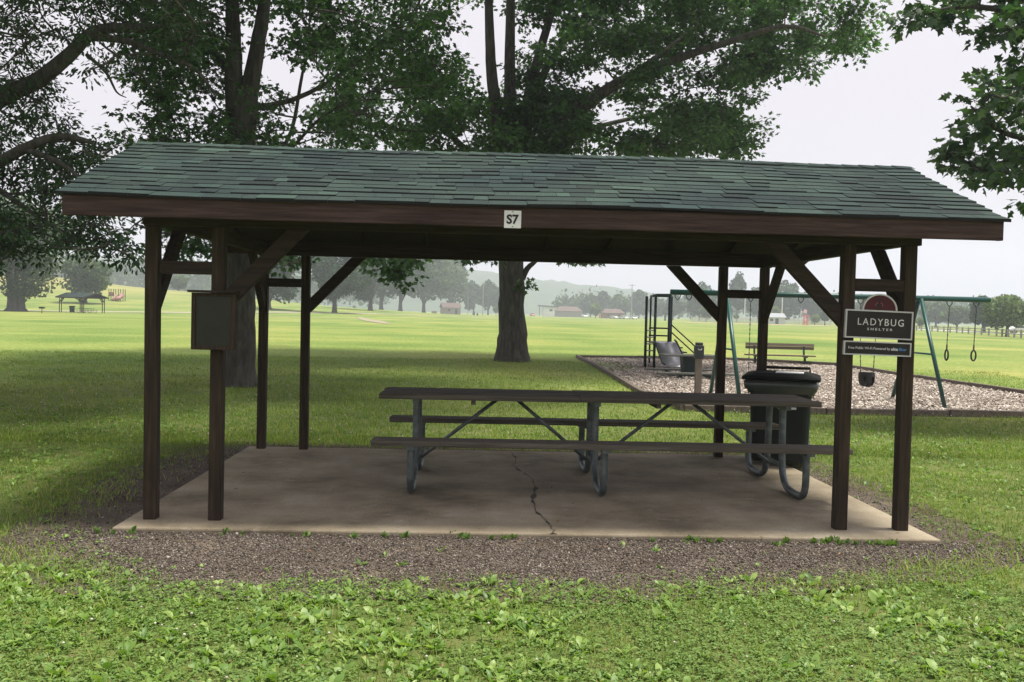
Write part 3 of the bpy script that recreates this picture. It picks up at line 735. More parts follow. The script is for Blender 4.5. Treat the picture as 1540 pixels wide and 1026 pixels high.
for s_ in (0, 1):
    ptube('slide_side', [(w[s_], y_, z+.05) for (y_, z), w in zip(sl, wl)], .028)

# play-area table, post, bench
tb = thing('play_table', 'grey green plank table with attached benches in the wood chips', 'table', (5.55, 24.2, -.03))
MB().box(-.72, .70, -.42, -.15, .535, .575).box(-.72, .70, -.14, .13, .535, .575).box(-.72, .70, .14, .41, .535, .575).build('tabletop', grey_table, tb, bevel=.01)
for y_ in (-.85, .85): MB().box(-.98, .98, y_-.14, y_+.14, .11, .155).build('bench', grey_table, tb, bevel=.01)
MB().hexa([(-.16, -.15, 0), (.22, -.15, 0), (.22, .15, 0), (-.16, .15, 0), (-.20, -.2, .535), (.24, -.2, .535), (.24, .2, .535), (-.20, .2, .535)]).build('pedestal', dark_metal, tb)
MB().bar((-.4, -.9, .07), (-.4, .9, .07), .08, .08).bar((.4, -.9, .07), (.4, .9, .07), .08, .08).build('bench_arm', dark_metal, tb)
po = thing('utility_post', 'grey wooden post with dark metal box on top by the play table', 'post', (4.22, 17.6, -.04))
MB().box(-.06, .06, -.05, .05, 0, .88).build('post', oldpost_m, po, bevel=.008)
MB().box(-.085, .085, -.07, .07, .78, 1.03).box(-.065, .065, -.06, .06, 1.03, 1.085).build('box', plain('dark_box_metal', (.035, .042, .042), .5), po, bevel=.015)
MB().tube([(-.035, -.072, .965), (-.02, -.085, .945), (.02, -.085, .945), (.035, -.072, .965)], .008, 6).build('handle', slide_m, po)
pb = thing('park_bench', 'brown plank park bench at the far edge of the wood chips', 'bench', (10.55, 32.2, -.03), R(-5))
for z0, z1 in ((.50, .60), (.61, .71)): MB().hexa([(-1.15, .16, z0), (1.2, .16, z0), (1.2, .20, z0), (-1.15, .20, z0), (-1.15, .185, z1), (1.2, .185, z1), (1.2, .225, z1), (-1.15, .225, z1)]).build('back_board', tan_board, pb)
mb = MB()
for k in range(3): mb.box(-1.2, 1.15, -.28+k*.15, -.145+k*.15, .28, .32)
mb.build('seat', tan_board, pb)
for X in (-.85, .85):
    MB().bar((X, 0, 0), (X, 0, .28), .07, .07).bar((X, -.28, .26), (X, .18, .26), .06, .04).bar((X, .12, .26), (X, .215, .70), .06, .04, (0, 1, 0)).build('support', dark_metal, pb)
# ================================================================== TREES
def leaf_template():
    half = [(0, 0, 0), (.10, .30, -.03), (.30, .20, -.02), (.48, .50, -.09), (.60, .20, -.04), (1.0, 0, -.06)]
    v = half+[(x, -y, z) for x, y, z in half[1:5]]
    return v, [(0, 5, 4, 3, 2, 1), (0, 6, 7, 8, 9, 5)]
OVAL = ([(0, 0, 0), (.35, .20, -.03), (.75, .16, -.05), (1, 0, -.06), (.35, -.20, -.03), (.75, -.16, -.05)], [(0, 3, 2, 1), (0, 4, 5, 3)])
MAPLE = leaf_template()
def smooth_path(P, k=5):
    P = [np.array(p, float) for p in P]; out = []
    for i in range(len(P)-1):
        p0, p1, p2, p3 = P[max(i-1, 0)], P[i], P[i+1], P[min(i+2, len(P)-1)]
        for j in range(k):
            t = j/k; out.append(.5*((2*p1)+(-p0+p2)*t+(2*p0-5*p1+4*p2-p3)*t*t+(-p0+3*p1-3*p2+p3)*t**3))
    out.append(P[-1]); return np.array(out)
def big_tree(name, label, base, limbs, clumps, leafsize, tmpl, mat, nspray=20, nleaf=14, srad=.38, flat=.6, bark=bark_m):
    """limbs: (points, r0, r1); clumps: (centre, radius, density)"""
    base = np.array(base, float); root = thing(name, label, 'tree', base)
    mb = MB(); pool = []; prad = []
    for P, r0, r1 in limbs:
        Q = smooth_path(P)-base; rl = hasattr(r0, '__len__')
        rr = np.interp(np.linspace(0, 1, len(Q)), np.linspace(0, 1, len(r0)), r0) if rl else np.linspace(r0, r1, len(Q))
        Q[1:-1] += rng.normal(size=(len(Q)-2, 3))*rr[1:-1, None]*.035
        mb.tube(Q, rr, 12, False); pool.append(Q[2:]); prad.append(rr[2:])
    pool = np.concatenate(pool); prad = np.concatenate(prad)
    LP, LD, LN, LS = [], [], [], []
    extra = []
    order = sorted(range(len(clumps)), key=lambda i: np.min(np.linalg.norm(pool-(clumps[i][0]-base), axis=1)))
    for ci in order:
        c, rad, dens = clumps[ci]; c = np.array(c, float)-base
        allp = pool if not extra else np.concatenate([pool]+extra)
        allr = prad if not extra else np.concatenate([prad]+[np.full(len(e), .03) for e in extra])
        dist = np.linalg.norm(allp-c, axis=1)+np.maximum(0, allp[:, 2]-c[2])*.6
        k = np.argmin(dist); a = allp[k]; ln = np.linalg.norm(c-a)
        r0 = min(allr[k]*.6, .012+.013*ln)
        mid = (a+c)/2+rng.normal(size=3)*ln*.08+np.array([0, 0, -.06*ln])
        br = smooth_path([a, mid, c], 4)
        if ln > .05: mb.tube(br, np.linspace(r0, .008, len(br)), 6, False)
        extra.append(br[2:])
        ns = max(3, int(nspray*dens*(rad/1.2)**2))
        u = randdir(ns)*(rng.random((ns, 1))**.45)*rad; u[:, 2] *= flat
        S = c+u
        for s in S:
            a2 = br[rng.integers(len(br)//2, len(br))]; l2 = np.linalg.norm(s-a2)
            if l2 > .1: mb.tube([a2, (a2+s)/2+rng.normal(size=3)*l2*.10, s], [.008, .006, .003], 4, False)
        m = nleaf; M_ = ns*m
        ctr = np.repeat(S, m, 0); out = np.repeat(unit(u+np.array([0, 0, -.1])), m, 0)
        sn = np.repeat(unit(rng.normal(size=(ns, 3))*.35+np.array([0, 0, 1.])), m, 0)
        off = randdir(M_); off -= sn*np.sum(off*sn, 1, keepdims=True)*.75
        off = off*(rng.random((M_, 1))**.6)*srad
        LP.append(ctr+off); LD.append(unit(off)+out*.4+rng.normal(size=(M_, 3))*.35+np.array([0, 0, -.35]))
        LN.append(sn+rng.normal(size=(M_, 3))*.42); LS.append(leafsize*(.65+.6*rng.random(M_)))
    mb.build('trunk', bark, root, True)
    P = np.concatenate(LP); d, b, n = frames(np.concatenate(LD), np.concatenate(LN))
    o = scatter('crown', *tmpl, P, d, b, n, np.concatenate(LS), mat, root)
    return root
def region(poly, N, Y, sY, rad, gaps=(), dens=1.0):
    """clump centres filling a part of the crown: outline at distance Y, spread in depth"""
    global rng
    xs = [p[0] for p in poly]; ys_ = [p[1] for p in poly]; out = []
    while len(out) < N:
        x = rng.uniform(min(xs), max(xs)); y = rng.uniform(min(ys_), max(ys_))
        if not inside(poly, np.array([x]), np.array([y]))[0]: continue
        if any((x-g[0])**2+(y-g[1])**2 < (g[2]+rng.normal()*4)**2 for g in gaps): continue
        o_ = rng.normal()*sY; yy = Y+(abs(o_)*1.2 if rng.random() < .62 else -abs(o_)*.7); c = at(x, y, yy)
        # keep the true size: recentre so that the outline holds at the clump's own distance
        out.append((c, rad*(.7+.6*rng.random()), dens*(.7+.6*rng.random())))
    return out
def dome(c, r, N, rad, dens):  # unseen upper crown clumps, added densely to deepen the shade on the lawn
    out = []
    for k in range(N):
        u = rng.normal(size=3); u /= np.linalg.norm(u); u[2] = abs(u[2])*1.6-.5; u *= rng.random()**.4
        out.append((np.array(c)+u*np.array(r), rad*(.7+.6*rng.random()), dens*(.7+.6*rng.random())))
    return out
rng = np.random.default_rng(12)
# --- central tree
B = at(770, 547, 28.5); B[2] = -.03
def T(pts, Y0=28.5): return [at(p[0], p[1], Y0+(p[2] if len(p) > 2 else 0)) for p in pts]
trunk = [B+np.array([0, 0, -.15])]+T([(770, 520), (770, 470), (769, 400), (769, 330), (772, 260)])
limbs = [(trunk, [.66, .48, .40, .385, .38, .42], 0),
         (T([(757, 300), (752, 235), (745, 160), (738, 90), (735, 0), (733, -120), (738, -260)]), .26, .06),
         (T([(770, 300), (769, 230), (767, 120, .5), (768, 0, .8), (772, -140, 1), (765, -300, 1)]), .26, .06),
         (T([(780, 300), (785, 235), (797, 140, 1), (820, 50, 1.5), (850, -50, 2), (880, -200, 2)]), .24, .06),
         (T([(792, 290), (815, 225), (868, 170, -1), (930, 125, -1.5), (1000, 95, -2), (1090, 65, -2.5), (1180, 40, -3), (1240, 55, -3)]), .25, .03),
         (T([(940, 120, -1.5), (1010, 70, -1), (1070, 20, -.5), (1130, -60, 0)]), .11, .03),
         (T([(800, 140, 1), (850, 60, 2), (900, 0, 2.5), (960, -90, 3)]), .13, .03),
         (T([(758, 320), (715, 245, 1), (680, 205, 1.5), (650, 165, 2), (610, 120, 2), (560, 90, 1)]), .15, .03),
         (T([(760, 280), (800, 220, 3), (900, 190, 5), (1010, 170, 6), (1090, 190, 6)]), .14, .03),
         (T([(786, 418), (793, 404, -.2), (805, 393, -.5), (822, 375, -.8)]), .10, .05),
         (T([(822, 375, -.8), (850, 385, -1.5), (880, 398, -2)]), .03, .01),
         (T([(760, 330), (700, 340, -1.5), (650, 365, -2.5), (600, 395, -3)]), .08, .015)]
cl = region([(500, 60), (620, 40), (730, 60), (800, -20), (1000, -30), (1190, -20), (1285, 20), (1285, 70), (1215, 98), (1140, 110), (1130, 150), (1125, 195), (1105, 225), (960, 240), (600, 240), (480, 235)],
            215, 28.5, 2.6, .74, gaps=[(690, 40, 62), (715, 90, 38), (748, 30, 30), (640, 85, 32), (905, 120, 26), (925, 165, 34), (700, 205, 30), (575, 215, 24), (600, 170, 30), (560, 130, 24), (1000, 140, 20), (790, 60, 24), (1060, 130, 20), (840, 110, 20)])
cl += [(at(x, y, 28+rng.normal()), .8, 1) for x, y in ((1180, 10), (1215, 40), (1240, 70), (1262, 30), (1280, 12), (1272, 60), (1230, 5), (1200, 85), (1150, 60), (1292, 40))]
cl += dome((0.5, 27.0, 15.4), (10, 9.0, 4.0), 130, 1.7, .7)
cl += region([(840, 150), (1000, 110), (1130, 120), (1138, 200), (1100, 238), (840, 238)], 36, 28.5, 2.0, .62, gaps=[(925, 165, 34), (905, 115, 26), (1010, 150, 18), (870, 205, 16), (1060, 205, 14)])
cl += region([(640, 130), (770, 120), (850, 150), (850, 236), (600, 236)], 34, 29.5, 1.6, .7, gaps=[(700, 205, 22)])
cl += [(c, r, 1.6) for c, r, _ in region([(575, 385), (622, 385), (622, 420), (598, 428), (585, 405), (560, 400)], 11, 25.4, .3, .32)]
cl += [(at(x, y, 26.7), .20, 3.0) for x, y in ((848, 388), (860, 391), (888, 388), (703, 390), (722, 386), (741, 390))]
cl += [(at(789, 430, 28.2), .06, 8)]
big_tree('maple_tree', 'large maple with several upright limbs directly behind the shelter roof', B, limbs, cl, .155, MAPLE, leaf_c, nspray=28, nleaf=19, srad=.42)
rng = np.random.default_rng(21)
# --- left tree
B = at(361, 584, 17.8); B[2] = -.02
limbs = [([B+np.array([0, 0, -.1])]+T([(361, 560), (362, 480), (363, 380), (363, 300), (364, 215), (366, 150)], 17.8), [.37, .29, .265, .25, .24, .25, .22], 0),
         (T([(358, 215), (352, 120), (350, 30), (346, -80), (340, -220)], 17.8), .20, .06),
         (T([(370, 190), (378, 120), (393, 40), (404, -60), (420, -200)], 17.8), .19, .06),
         (T([(372, 165), (440, 150, .5), (500, 120, 1), (560, 75, 1.5), (610, 30, 2)], 17.8), .06, .015),
         (T([(366, 230), (430, 215, -.5), (455, 110, -.5), (470, 60, -.5)], 17.8), .05, .015),
         (T([(366, 260), (420, 240, 1), (480, 180, 1), (530, 150, 1)], 17.8), .05, .015),
         (T([(355, 120), (300, 60, 1), (240, 20, 2), (180, -40, 2)], 17.8), .07, .02),
         (T([(355, 300), (310, 320, -1), (280, 345, -1.5), (240, 350, -2), (190, 330, -2)], 17.8), .04, .01),
         (T([(365, 300), (410, 340, -.5), (450, 375, -1)], 17.8), .03, .01)]
cl = region([(180, -40), (420, -60), (620, -30), (680, 20), (640, 70), (690, 110), (640, 150), (560, 190), (500, 235), (380, 250), (250, 240), (180, 200), (250, 120)],
            185, 17.8, 1.9, .50, gaps=[(430, 108, 42), (460, 165, 34), (500, 90, 22), (540, 120, 26), (470, 205, 26), (590, 100, 26), (600, 170, 40), (575, 200, 34), (290, 165, 40), (320, 130, 30), (360, 110, 44), (395, 40, 40), (350, 30, 30), (655, 60, 26)])
cl += dome((-4.6, 17.0, 10.6), (9.5, 8.0, 3.8), 230, 1.3, .75)
cl += region([(185, 110), (250, 60), (345, 50), (340, 160), (350, 235), (205, 235), (250, 170)], 42, 18.6, 1.0, .5, gaps=[(285, 170, 22)])
cl += region([(180, 320), (240, 330), (340, 330), (340, 395), (255, 385), (225, 365), (170, 345)], 16, 16.6, .5, .30, dens=1.8)
cl += region([(400, 372), (475, 372), (465, 398), (420, 405)], 6, 16.8, .3, .24, dens=1.8)
big_tree('maple_tree', 'dark maple with forked trunk behind the left shelter posts', B, limbs, cl, .105, MAPLE, leaf_l, nspray=32, nleaf=18, srad=.28)
rng = np.random.default_rng(33)
# --- oak reaching in from the far left
B = np.array([-10.6, 14.2, -.05])
def O(pts): return [at(p[0], p[1], 14.2+(p[2] if len(p) > 2 else 0)) for p in pts]
limbs = [([B, B+np.array([.05, 0, 1.2]), B+np.array([.1, 0, 2.6]), B+np.array([.1, .1, 4.5]), B+np.array([.3, .1, 7.5]), B+np.array([.2, 0, 10])], .36, .12),
         ([B+np.array([0, 0, -.05]), B+np.array([0, 0, .35])], .52, .36),
         ([B+np.array([.1, 0, 2.7])]+O([(-160, 200), (-60, 178), (0, 148), (60, 118), (105, 82), (135, 52), (170, 42), (215, 44)]), .17, .06),
         (O([(135, 56), (190, 62, -.3), (250, 85, -.5), (295, 105, -.6), (325, 145, -.8)]), .06, .012),
         (O([(130, 82), (160, 110, .3), (175, 138, .4), (190, 147, .4)]), .03, .006),
         (O([(200, 70), (212, 110, .3), (235, 140, .3)]), .025, .006),
         (O([(170, 42), (260, 38, 1), (330, 32, 1.5)]), .05, .015),
         ([B+np.array([.1, 0, 2.2])]+O([(-150, 290), (-40, 262, -.5), (40, 222, -1), (90, 205, -1), (140, 215, -1)]), .13, .03),
         (O([(40, 225, -1), (90, 245, -1.3), (120, 270, -1.5), (150, 320, -1.8), (170, 360, -1.9)]), .04, .008),
         (O([(-40, 262, -.5), (20, 300, -1), (70, 335, -1.3), (120, 360, -1.5)]), .05, .008)]
cl = region([(-250, -60), (180, -60), (330, 0), (330, 60), (290, 90), (220, 100), (130, 130), (95, 170), (130, 190), (190, 215), (150, 245), (60, 260), (-250, 270)],
            255, 14.2, 1.7, .42, gaps=[(130, 150, 34), (165, 105, 24), (185, 150, 32), (60, 90, 16), (290, 130, 26)])
cl += region([(-250, 250), (110, 230), (150, 290), (150, 345), (110, 388), (60, 400), (10, 410), (-250, 420)], 160, 13.2, 1.0, .38, gaps=[(165, 345, 12)])
cl += region([(-420, -460), (250, -460), (330, -60), (-420, -60)], 55, 14.2, 2.0, 1.0, dens=.7)
# unseen high clumps added to the oak crown to shade the left lawn
for k in range(110):
    x_, y_ = rng.uniform(-13, -1.5), rng.uniform(5, 15)
    cl.append((np.array([x_, y_, 7.6+.22*max(0, y_-6)+rng.random()*2.2]), 1.1+.4*rng.random(), .75))
cl += region([(120, 270), (190, 330), (205, 400), (150, 390), (110, 320)], 14, 12.6, .3, .20, dens=1.3)
big_tree('oak_tree', 'fine leaved oak whose long limb reaches in from the left edge', B, limbs, cl, .078, OVAL, leaf_o, nspray=36, nleaf=24, srad=.27)
rng = np.random.default_rng(44)
# --- maple on the right
B = np.array([12.4, 13.6, -.05])
def Q_(pts): return [at(p[0], p[1], 13.6+(p[2] if len(p) > 2 else 0)) for p in pts]
limbs = [([B, B+np.array([-.05, 0, 1.5]), B+np.array([-.1, .1, 3.5]), B+np.array([-.3, 0, 6]), B+np.array([-.2, 0, 9])], .34, .10),
         ([B+np.array([0, 0, -.05]), B+np.array([0, 0, .3])], .50, .34),
         ([B+np.array([-.1, 0, 2.9])]+Q_([(1800, 250), (1680, 235), (1590, 215), (1510, 200), (1460, 160)]), .12, .015),
         ([B+np.array([-.1, 0, 2.6])]+Q_([(1760, 300), (1640, 275), (1540, 265), (1460, 245)]), .09, .012),
         ([B+np.array([-.15, 0, 4.6])]+Q_([(1780, 60), (1660, 20), (1560, 20), (1450, 10), (1380, 25)]), .12, .012)]
cl = region([(1440, 190), (1455, 135), (1490, 120), (1530, 75), (1700, 60), (1700, 330), (1530, 320), (1500, 280), (1480, 225)], 75, 13.6, 1.0, .42, gaps=[(1525, 180, 16), (1505, 270, 12)])
cl += region([(1400, 235), (1440, 215), (1500, 240), (1490, 268), (1440, 258)], 10, 13.4, .4, .22, dens=1.2)
cl += region([(1362, 0), (1400, 8), (1440, 25), (1500, 10), (1540, 35), (1700, 20), (1700, -120), (1370, -120)], 40, 13.6, .9, .45)
cl += region([(1470, 55), (1490, 40), (1560, 40), (1560, 60)], 5, 13.4, .3, .2)
cl += [(at(1366, 38, 13.4), .16, 2.5), (at(1372, 14, 13.5), .24, 2), (at(1400, 20, 13.4), .25, 2), (at(1425, 30, 13.4), .22, 2)]
cl += region([(1450, -460), (2000, -460), (2000, 250), (1720, 250), (1560, -120)], 26, 13.6, 1.8, .9, dens=.45)
big_tree('maple_tree', 'broad leaved maple hanging in from the right edge', B, limbs, cl, .150, MAPLE, leaf_r, nspray=26, nleaf=14, srad=.26)
# ================================================================== FAR PARK
def fx(px, Y): return float(at(px, 470, Y)[0])
def mpp(Y): return Y/FPX
def zpy(py, px, Y): return float(at(px, py, Y)[2])
def far_tree(px, Y, hw, ytop, ybot, label, mat, n=2600, tr=.45, group=None, name='shade_tree', trunks=1, basez=None, leaf=None):
    """crown hw pixels either side, between pixel heights ytop and ybot, standing on the terrain at distance Y"""
    X = fx(px, Y); z0 = float(terrain(X, Y)) if basez is None else basez
    root = thing(name, label, 'tree', (X, Y, z0), 0, group)
    zt, zb = zpy(ytop, px, Y)-z0, max(.6, zpy(ybot, px, Y)-z0); rad = hw*mpp(Y); ch = zt-zb
    mb = MB()
    for k in range(trunks):
        ox = (k-(trunks-1)/2)*tr*1.5
        mb.tube([(ox, 0, -.2), (ox*.8, 0, .5), (ox*.8, 0, max(1.2, zb)), (ox*1.8, .1, zb+ch*.55)], [tr*1.5, tr, tr*.8, tr*.25], 8, False)
    for k in range(5):
        a = rng.random()*6.28; r = rad*(.35+.3*rng.random()); zz = zb+ch*(.3+.45*rng.random())
        mb.tube([(0, 0, max(1., zb*.9)), (r*.4*math.cos(a), r*.4*math.sin(a), (zb+zz)/2), (r*math.cos(a), r*math.sin(a), zz)], [tr*.4, tr*.25, tr*.1], 5, False)
    mb.build('trunk', bark_far, root, True)
    # lobes on a rounded crown
    nl = 34; n = int(n*1.5); P = []; Nn = []; s = leaf or max(.32, .0024*Y)
    for k in range(nl):
        u = unit(rng.normal(size=(1, 3)))[0]; f = rng.random()**.4
        lr = rad*(.24+.15*rng.random()); vr = lr*(.72*ch/(2*rad)+.2)
        zc = zb+vr*.75+(ch-1.5*vr)*(.5+.5*u[2]*f)
        wid = math.sqrt(max(.30, 1-((zc-zb)/ch*2-.85)**2))
        c = np.array([u[0]*f*rad*.72*wid, u[1]*f*rad*.72*wid, zc])
        m = n//nl
        d = unit(rng.normal(size=(m, 3))); q = c+d*(rng.random((m, 1))**.33)*lr*np.array([1, 1, .72*ch/(2*rad)+.2])
        P.append(q); Nn.append(d*.7+rng.normal(size=(m, 3))*.45+np.array([0, 0, .5]))
    P = np.concatenate(P); P[:, 2] = np.clip(P[:, 2], zb-.1*ch, zt)
    d, b, nn = frames(randdir(len(P)), np.concatenate(Nn))
    scatter('crown', *FARLEAF, P, d, b, nn, s*(.6+.8*rng.random(len(P))), mat, root)
    return root
FARLEAF = ([(-.5, -.12, 0), (-.1, -.42, -.06), (.45, -.25, .03), (.5, .2, -.05), (.05, .45, .05), (-.45, .25, -.02)], [(0, 1, 2, 3, 4, 5)])
ROW = 'row of shade trees across the field'
far_tree(24, 140, 98, 275, 452, 'big spreading tree with a thick divided trunk at the far left', far_mid, 14000, .62, trunks=3, leaf=.36)
far_tree(-60, 175, 90, 280, 466, 'dark bushy tree at the left edge behind the thick trunk', far_dark, 3500)
far_tree(128, 190, 43, 372, 456, 'round pale tree behind the far picnic shelter', far_mid, 5000, .4)
far_tree(268, 330, 17, 411, 440, 'small hazy tree on the hill crest between the left posts', far_mid, 1800)
far_tree(404, 205, 66, 330, 466, 'low branched shade tree just left of the back left posts', far_dark, 9000, .55, ROW)
far_tree(503, 203, 64, 325, 456, 'shade tree with the nearest bare trunk right of the back left posts', far_dark, 9000, .55, ROW)
far_tree(557, 255, 56, 330, 456, 'shade tree with wide trunk left of a close pair of trunks', far_dark, 7000, .65, ROW)
far_tree(573, 325, 44, 335, 458, 'slightly farther trunk of the close pair in the tree row', far_dark, 3600, .75, ROW)
far_tree(602, 330, 60, 332, 456, 'middle shade tree with dark trunk left of the small brick hut', far_dark, 7000, .75, ROW)
far_tree(637, 385, 58, 350, 460, 'shade tree whose pale trunk stands next to the small brick hut', far_mid, 6500, .8, ROW)
far_tree(676, 440, 38, 372, 462, 'tall tree rising right behind the small brick hut', far_mid, 3600, .8, ROW)
for px, yt, hw, lb in ((712, 421, 20, 'dark rounded tree left of the wooden pole'), (734, 417, 20, 'dark tree behind the wooden pole'), (756, 428, 20, 'dark tree half hidden by the maple trunk')):
    far_tree(px, 500, hw, yt, 470, lb, far_dark, 2400, .5)
for i, (px, yt, hw, Y, m, lb) in enumerate([(872, 446, 18, 560, far_mid, 'pale tree right of the grey building'), (888, 441, 16, 540, far_dark, 'dark tree left of the pale green sapling'),
        (907, 436, 14, 540, far_dark, 'tall dark tree over the brown hut'), (930, 441, 18, 520, far_mid, 'mid green tree right over the brown hut'), (961, 433, 15, 520, far_dark, 'rounded tree right of the far utility pole'), (985, 446, 18, 500, far_dark, 'dark tree left behind the climbing frame'),
        (1012, 442, 20, 430, far_dark, 'dark tree behind the climbing frame posts'), (1052, 420, 27, 400, far_dark, 'tall dark tree left of the back right posts'), (1088, 432, 22, 390, far_dark, 'dark tree behind the inner back right post'),
        (1140, 428, 25, 380, far_dark, 'dark tree behind the outer back right post'), (1180, 417, 28, 370, far_dark, 'tallest dark tree above the ball field shed'), (1222, 424, 26, 370, far_dark, 'dark tree behind the flag'), (1262, 438, 24, 380, far_dark, 'dark tree behind the front right post'),
        (1300, 448, 24, 370, far_mid, 'mid green tree behind the signs'), (1345, 450, 26, 360, far_mid, 'mid green tree behind the right front post'), (1408, 450, 28, 300, far_mid, 'hazy round tree right of the swing leg')]):
    far_tree(px, Y, hw, yt, 470+(px-770)*.0241+2, lb, m, 2400, .4)
far_tree(1108, 378, 17, 407, 470, 'tall pine between the two back right posts', far_dark, 2600, .3, name='pine_tree')
far_tree(896, 440, 9, 455, 474, 'pale green sapling beside the brown hut', far_light, 900, .2)
far_tree(1062, 350, 13, 454, 480, 'pale green tree left of the back right posts', far_light, 1600, .25)
far_tree(1165, 330, 12, 459, 482, 'pale green tree behind the ball field shed', far_light, 1500, .25)
far_tree(1226, 290, 7, 473, 485, 'small pale bush right of the red tower', far_light, 900, .12)
far_tree(1241, 270, 8, 466, 484, 'small dark tree right of the pale bush', far_mid, 900, .15)
far_tree(1108, 330, 4, 474, 479, 'tiny pale bush on the ball field edge', far_light, 300, .1)
far_tree(1384, 220, 7, 476, 491, 'small bright yellow green tree by the swing leg', far_light, 900, .12)
far_tree(1440, 260, 30, 458, 489, 'low hazy tree left of the dark roadside tree', far_mid, 2200, .3)
far_tree(1480, 165, 24, 444, 493, 'dark round tree beside the paler roadside tree', far_dark, 4000, .38)
far_tree(1516, 118, 39, 433, 498, 'pale round tree standing at the fence on the right', far_light, 7000, .22, leaf=.26)
far_tree(1575, 190, 40, 440, 494, 'round tree at the right edge behind the fence', far_mid, 2500, .4)
far_tree(746, 430, 5, 462, 470, 'small yellow green sapling left of the maple trunk', far_light, 500, .1)
# woods on the hill behind the far shelter and the low tree belt: nobody could count them
def woods(name, label, pts, mat, hmin, hmax, leaf, per=46):
    P, Nn, S = [], [], []
    for X, Y in pts:
        z0 = float(terrain(X, Y)); h = rng.uniform(hmin, hmax); r = h*.42
        for k in range(4):
            c = np.array([X, Y, z0+h*.58])+rng.normal(size=3)*np.array([r*.45, r*.45, h*.14])
            d = unit(rng.normal(size=(per//4, 3))); P.append(c+d*r*.62*(rng.random((per//4, 1))**.4)); Nn.append(d*.7+rng.normal(size=(per//4, 3))*.4+np.array([0, 0, .5]))
    P = np.concatenate(P); d, b, nn = frames(randdir(len(P)), np.concatenate(Nn))
    return tag(scatter(name, *FARLEAF, P, d, b, nn, leaf*(.6+.8*rng.random(len(P))), mat), kind='stuff', label=label)
pts = []
for i in range(420):
    a = rng.uniform(-.62, -.10); Y = 470+260*rng.random(); pts.append((a*Y, Y))
woods('woodland', 'hazy woodland behind the golden hill', pts, far_dark, 16, 27, 2.1)
pts = []
for i in range(330):
    a = rng.uniform(.083, .64); Y = 560+90*rng.random()-110*smooth(.2, .5, a); pts.append((a*Y, Y))
woods('tree_belt', 'low hazy belt of woodland beyond the ball field', pts, far_dark, 10, 17, 1.6)

# -------- far shelter, its bin, table, grill
SX = fx(107, 139)
fs = dup(shelter, (SX, 139, float(terrain(SX, 139))+.05), R(-31), 'distant picnic shelter with green roof at far left')
def offs(dx, dy, rot=-31):
    c, s_ = math.cos(R(rot)), math.sin(R(rot)); return SX+dx*c-dy*s_, 139+dx*s_+dy*c
def find(n): return next(o for o in COL.objects if o.name == n)
px_, py_ = offs(.9, 1.9); dup(ptable, (px_, py_, .0), R(-31), 'distant picnic table under the far left shelter', scale=.8)
px_, py_ = offs(-1.3, 1.1); dup(find('trash_can'), (px_, py_, .0), R(10), 'distant dark bin inside the far left shelter')
gr = thing('park_grill', 'black charcoal grill on a post left of the distant shelter', 'grill', (fx(63, 126), 126, -.05))
MB().tube([(0, 0, 0), (0, 0, .62)], .05, 8).build('post', black_m, gr)
MB().box(-.30, .30, -.24, .24, .62, .66).box(-.30, .30, .20, .24, .66, .86).box(-.30, -.26, -.24, .20, .66, .86).box(.26, .30, -.24, .20, .66, .86).build('fire_box', black_m, gr)
MB().box(-.25, .25, -.22, .2, .80, .82).build('grate', dark_metal, gr)

# -------- far playground on the left
red_m = plain('faded_red_plastic', (.30, .15, .13), .5); brown_m = plain('brown_painted_steel', (.08, .04, .035), .5)
YP = 205; X0 = fx(177, YP); zt = float(terrain(X0, YP))
fp = thing('play_tower', 'distant brown and faded red playground tower on the hill', 'play structure', (X0, YP, zt))
for x in (-1.9, -.9, .1, 1.1):
    MB().tube([(x, 0, 0), (x, 0, 2.6)], .08, 8).build('post', brown_m, fp); MB().tube([(x, 1.2, 0), (x, 1.2, 2.6)], .08, 8).build('post', brown_m, fp)
MB().box(-2, 1.2, -.1, 1.3, 1.1, 1.2).build('deck', brown_m, fp); MB().box(-1.9, -.9, -.05, 0, 1.2, 1.9).build('panel', red_m, fp)
MB().tube([(.6, .2, 1.4), (1.0, -.6, 1.1), (.8, -1.4, .6), (.2, -2.0, .3)], .42, 12).build('tube_slide', red_m, fp, True)
MB().tube([(-.4, -.1, 1.2), (-.6, -1.5, .1)], .25, 8).build('slide', red_m, fp, True)

